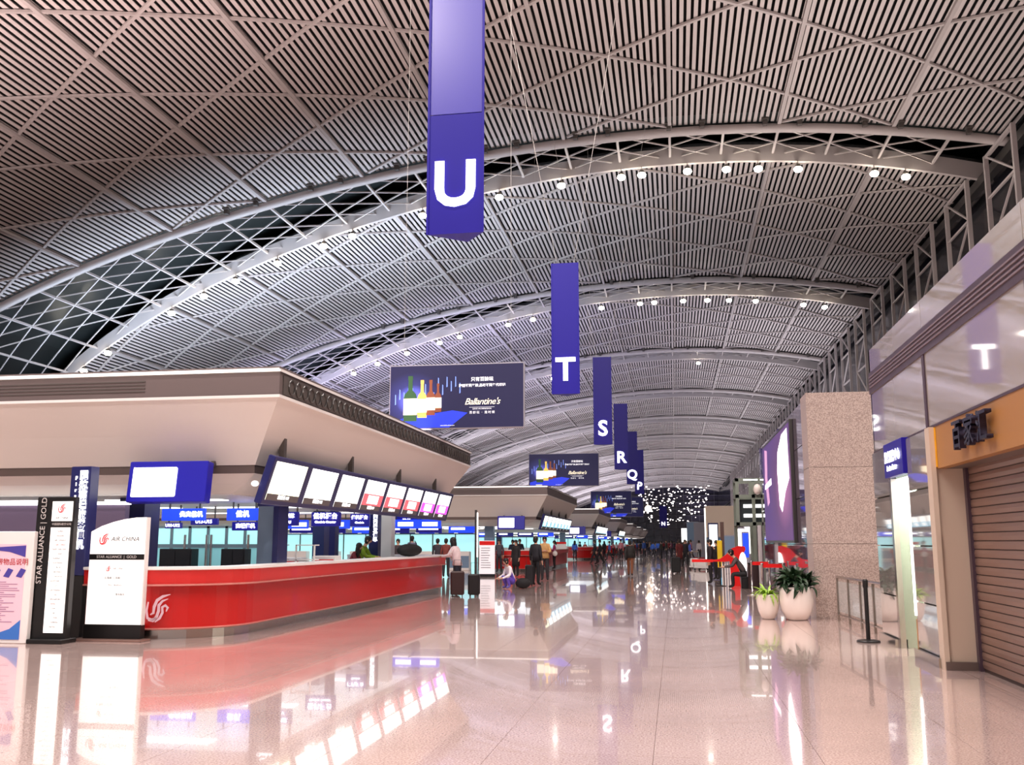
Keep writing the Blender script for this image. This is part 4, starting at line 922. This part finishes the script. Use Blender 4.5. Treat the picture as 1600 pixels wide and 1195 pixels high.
# red arch gate with belt
t = thing('red_gate', 'bright red curved gate with white oval panel beside the seated man', 'gate', (gx(1140, 36), 36, 0))
pts = [(-.62, .92), (-.35, .96), (-.15, 1.1), (.05, 1.32), (.3, 1.42), (.52, 1.40), (.55, 1.3), (.40, 1.0), (.30, .6), (.32, .2), (.34, 0), (.02, 0), (.0, .5), (-.02, .88), (-.2, .86), (-.62, .86)]
MB().prism(pts, 'y', 0, .3).build('body', redp, t); 
mb = MB().ell((.44, .0, .78), (.14, .06, .42), 14, 9); mb.build('oval_panel', scr, t, True)
for q in range(4): MB().box(-.30+.09*q, -.26+.09*q, .05, .1, 0, .86).build('rail', white, t)
MB().box(-1.35, -.6, .1, .2, .84, .94).build('belt', redp, t); MB().tube([(-.36, .1, 0), (-.36, .1, .9)], .03, 8).lathe([(.2, 0), (.2, .02), (.05, .04)], 14, (-.36, .1, 0)).build('post', black, t)
for i, (p0, p1, Y) in enumerate(((1178, 1195, 30), (1195, 1216, 27))):
    x0, x1 = gx(p0, Y), min(gx(p1, Y), 2.75); t = thing('belt_barrier', ['red belt barrier behind the lime green plant', 'red belt barrier above the dark plant, close to glass wall'][i], 'barrier', ((x0+x1)/2, Y, 0)); w_ = (x1-x0)/2+.1
    MB().box(-w_, w_, 0, .02, .88, .98).build('belt', redp, t)
    for s_ in (-1, 1): MB().lathe([(.16, 0), (.16, .02), (.03, .04), (.03, .96), (.045, .97), (.04, 1.0)], 12, (s_*w_, .01, 0)).build('post', chrome, t, True)
t = thing('pole', 'yellow and dark tall pole behind the man in dark suit', 'pole', (gx(1129, 40), 40, 0)); MB().box(-.07, .07, 0, .14, 0, 2.35).build('post', mat('pole_brown', (84, 62, 56), .5), t); MB().bbox(-.22, -.02, -.06, .06, .55, 1.62, .02).build('yellow_guard', yel, t)
t = thing('kiosk_block', 'beige boxed kiosk block beyond the gantry on the right', 'kiosk', (gx(1127, 72), 72, 0)); 
MB().bbox(-1.05, 1.05, 0, 3, 1.9, 4.15, .03).build('upper_box', mat('kiosk_beige', (206, 190, 172), .5), t); MB().box(-1.14, -1.05, 0, .3, 0, 4.0).build('lit_edge', stripl, t); MB().box(-.9, 1.0, 1, 3, 0, 1.9).build('lower_box', greyb, t); MB().box(-.1, .9, .95, 1, 1.0, 1.7).build('screen', scr_c, t)
t = thing('light_box_sign', 'upright white lit sign with dark frame below the beige block', 'sign', (gx(1115, 60), 60, 0)); MB().bbox(-.3, .3, 0, .15, .0, 2.7, .02).build('frame', navy, t); MB().box(-.24, .24, -.01, 0, 1.3, 2.6).build('screen', scr, t)
for i, (px, Y, w_, hh, m) in enumerate(((1156, 45, .45, 2.2, scr), (1165, 44, .3, 2.0, bluel), (1170, 46, .4, 2.3, scr), (1142, 50, .9, 1.9, greyb), (1188, 33, .12, 2.1, mat('pale_post', (190, 186, 186), .4)), (1083, 110, 1.3, 3.8, greyb), (1072, 130, 1.2, 3.4, scr), (1093, 95, 1.0, 3.4, mat('kiosk_grey', (150, 148, 158), .4)))):
    lb = ['white glowing panel left of the gantry legs', 'blue lit panel between the gantry legs', 'narrow white glowing panel behind the gantry', 'wide grey-blue counter panel behind the red gate', 'pale slim post in front of the gantry', 'grey blue kiosk in the far crowd, left of the beige block', 'white glowing kiosk far away near the hall centre', 'grey kiosk behind the dark suited man'][i]
    t = thing('kiosk' if i != 4 else 'pole', lb, 'kiosk' if i != 4 else 'pole', (gx(px, Y), Y, 0))
    MB().bbox(-w_/2, w_/2, 0, .25, 0, hh, .02).build('body', m if i in (4,) else mat('kiosk_grey', (150, 148, 158), .4), t)
    if i != 4: MB().box(-w_/2+.03, w_/2-.03, -.02, 0, hh*.45, hh-.06).build('panel', m, t)
# luggage trolleys
for i, (px, Y) in enumerate(((1084, 58), (1092, 62), (1098, 56))):
    t = thing('luggage_trolley', ['luggage trolley with white boxes near the black trolley case', 'second luggage trolley, loaded with red bag', 'luggage trolley nearest the man in dark suit'][i], 'trolley', (gx(px, Y), Y, 0), .5*i)
    MB().bbox(-.3, .3, -.45, .45, .12, .2, .02).build('deck', white, t); MB().bbox(-.24, .24, -.3, .3, .2, .62, .03).build('load', [white, cloth((150, 40, 44)), white][i], t)
    MB().tube([(-.28, .45, .2), (-.28, .55, 1.0), (.28, .55, 1.0), (.28, .45, .2)], .02, 6).build('handle', chrome, t)
    for sx in (-.25, .25):
        for sy in (-.4, .4): MB().ell((sx, sy, .06), (.03, .06, .06), 8, 6).build('wheel', black, t)
# far hanging sparkle lights
sp_m = mat('sparkle', (255, 240, 235), .3, emit=8); mb = MB()
for i in range(210):
    Y = rr.uniform(230, 330); u_, v_ = rr.uniform(-1, 1), rr.uniform(-1, 1)
    if u_*u_+v_*v_ > 1 and v_ < .3: continue
    x_ = gx(1048+u_*62, Y); z_ = 1.55+(55+v_*30)*Y/1510; r_ = rr.uniform(.07, .22)
    mb.ell((x_, Y, z_), (r_*1.3, r_, r_*.7), 6, 4)
o = mb.build('hanging_crystal_lights', sp_m); tag(o, 'cloud of small sparkling lights hanging at the far end of hall', 'lights', kind='stuff')
t = thing('globe_lamp', 'warm glowing lamp right of the P banner', 'lamp', (gx(1014, 150), 150, 6.6)); MB().ell((0, 0, 0), (.5, .5, .5), 14, 9).build('globe', mat('warm_glow', (255, 226, 190), .3, emit=9), t, True); MB().tube([(0, 0, .5), (0, 0, 21.3)], .03, 5).build('cord', wire, t)
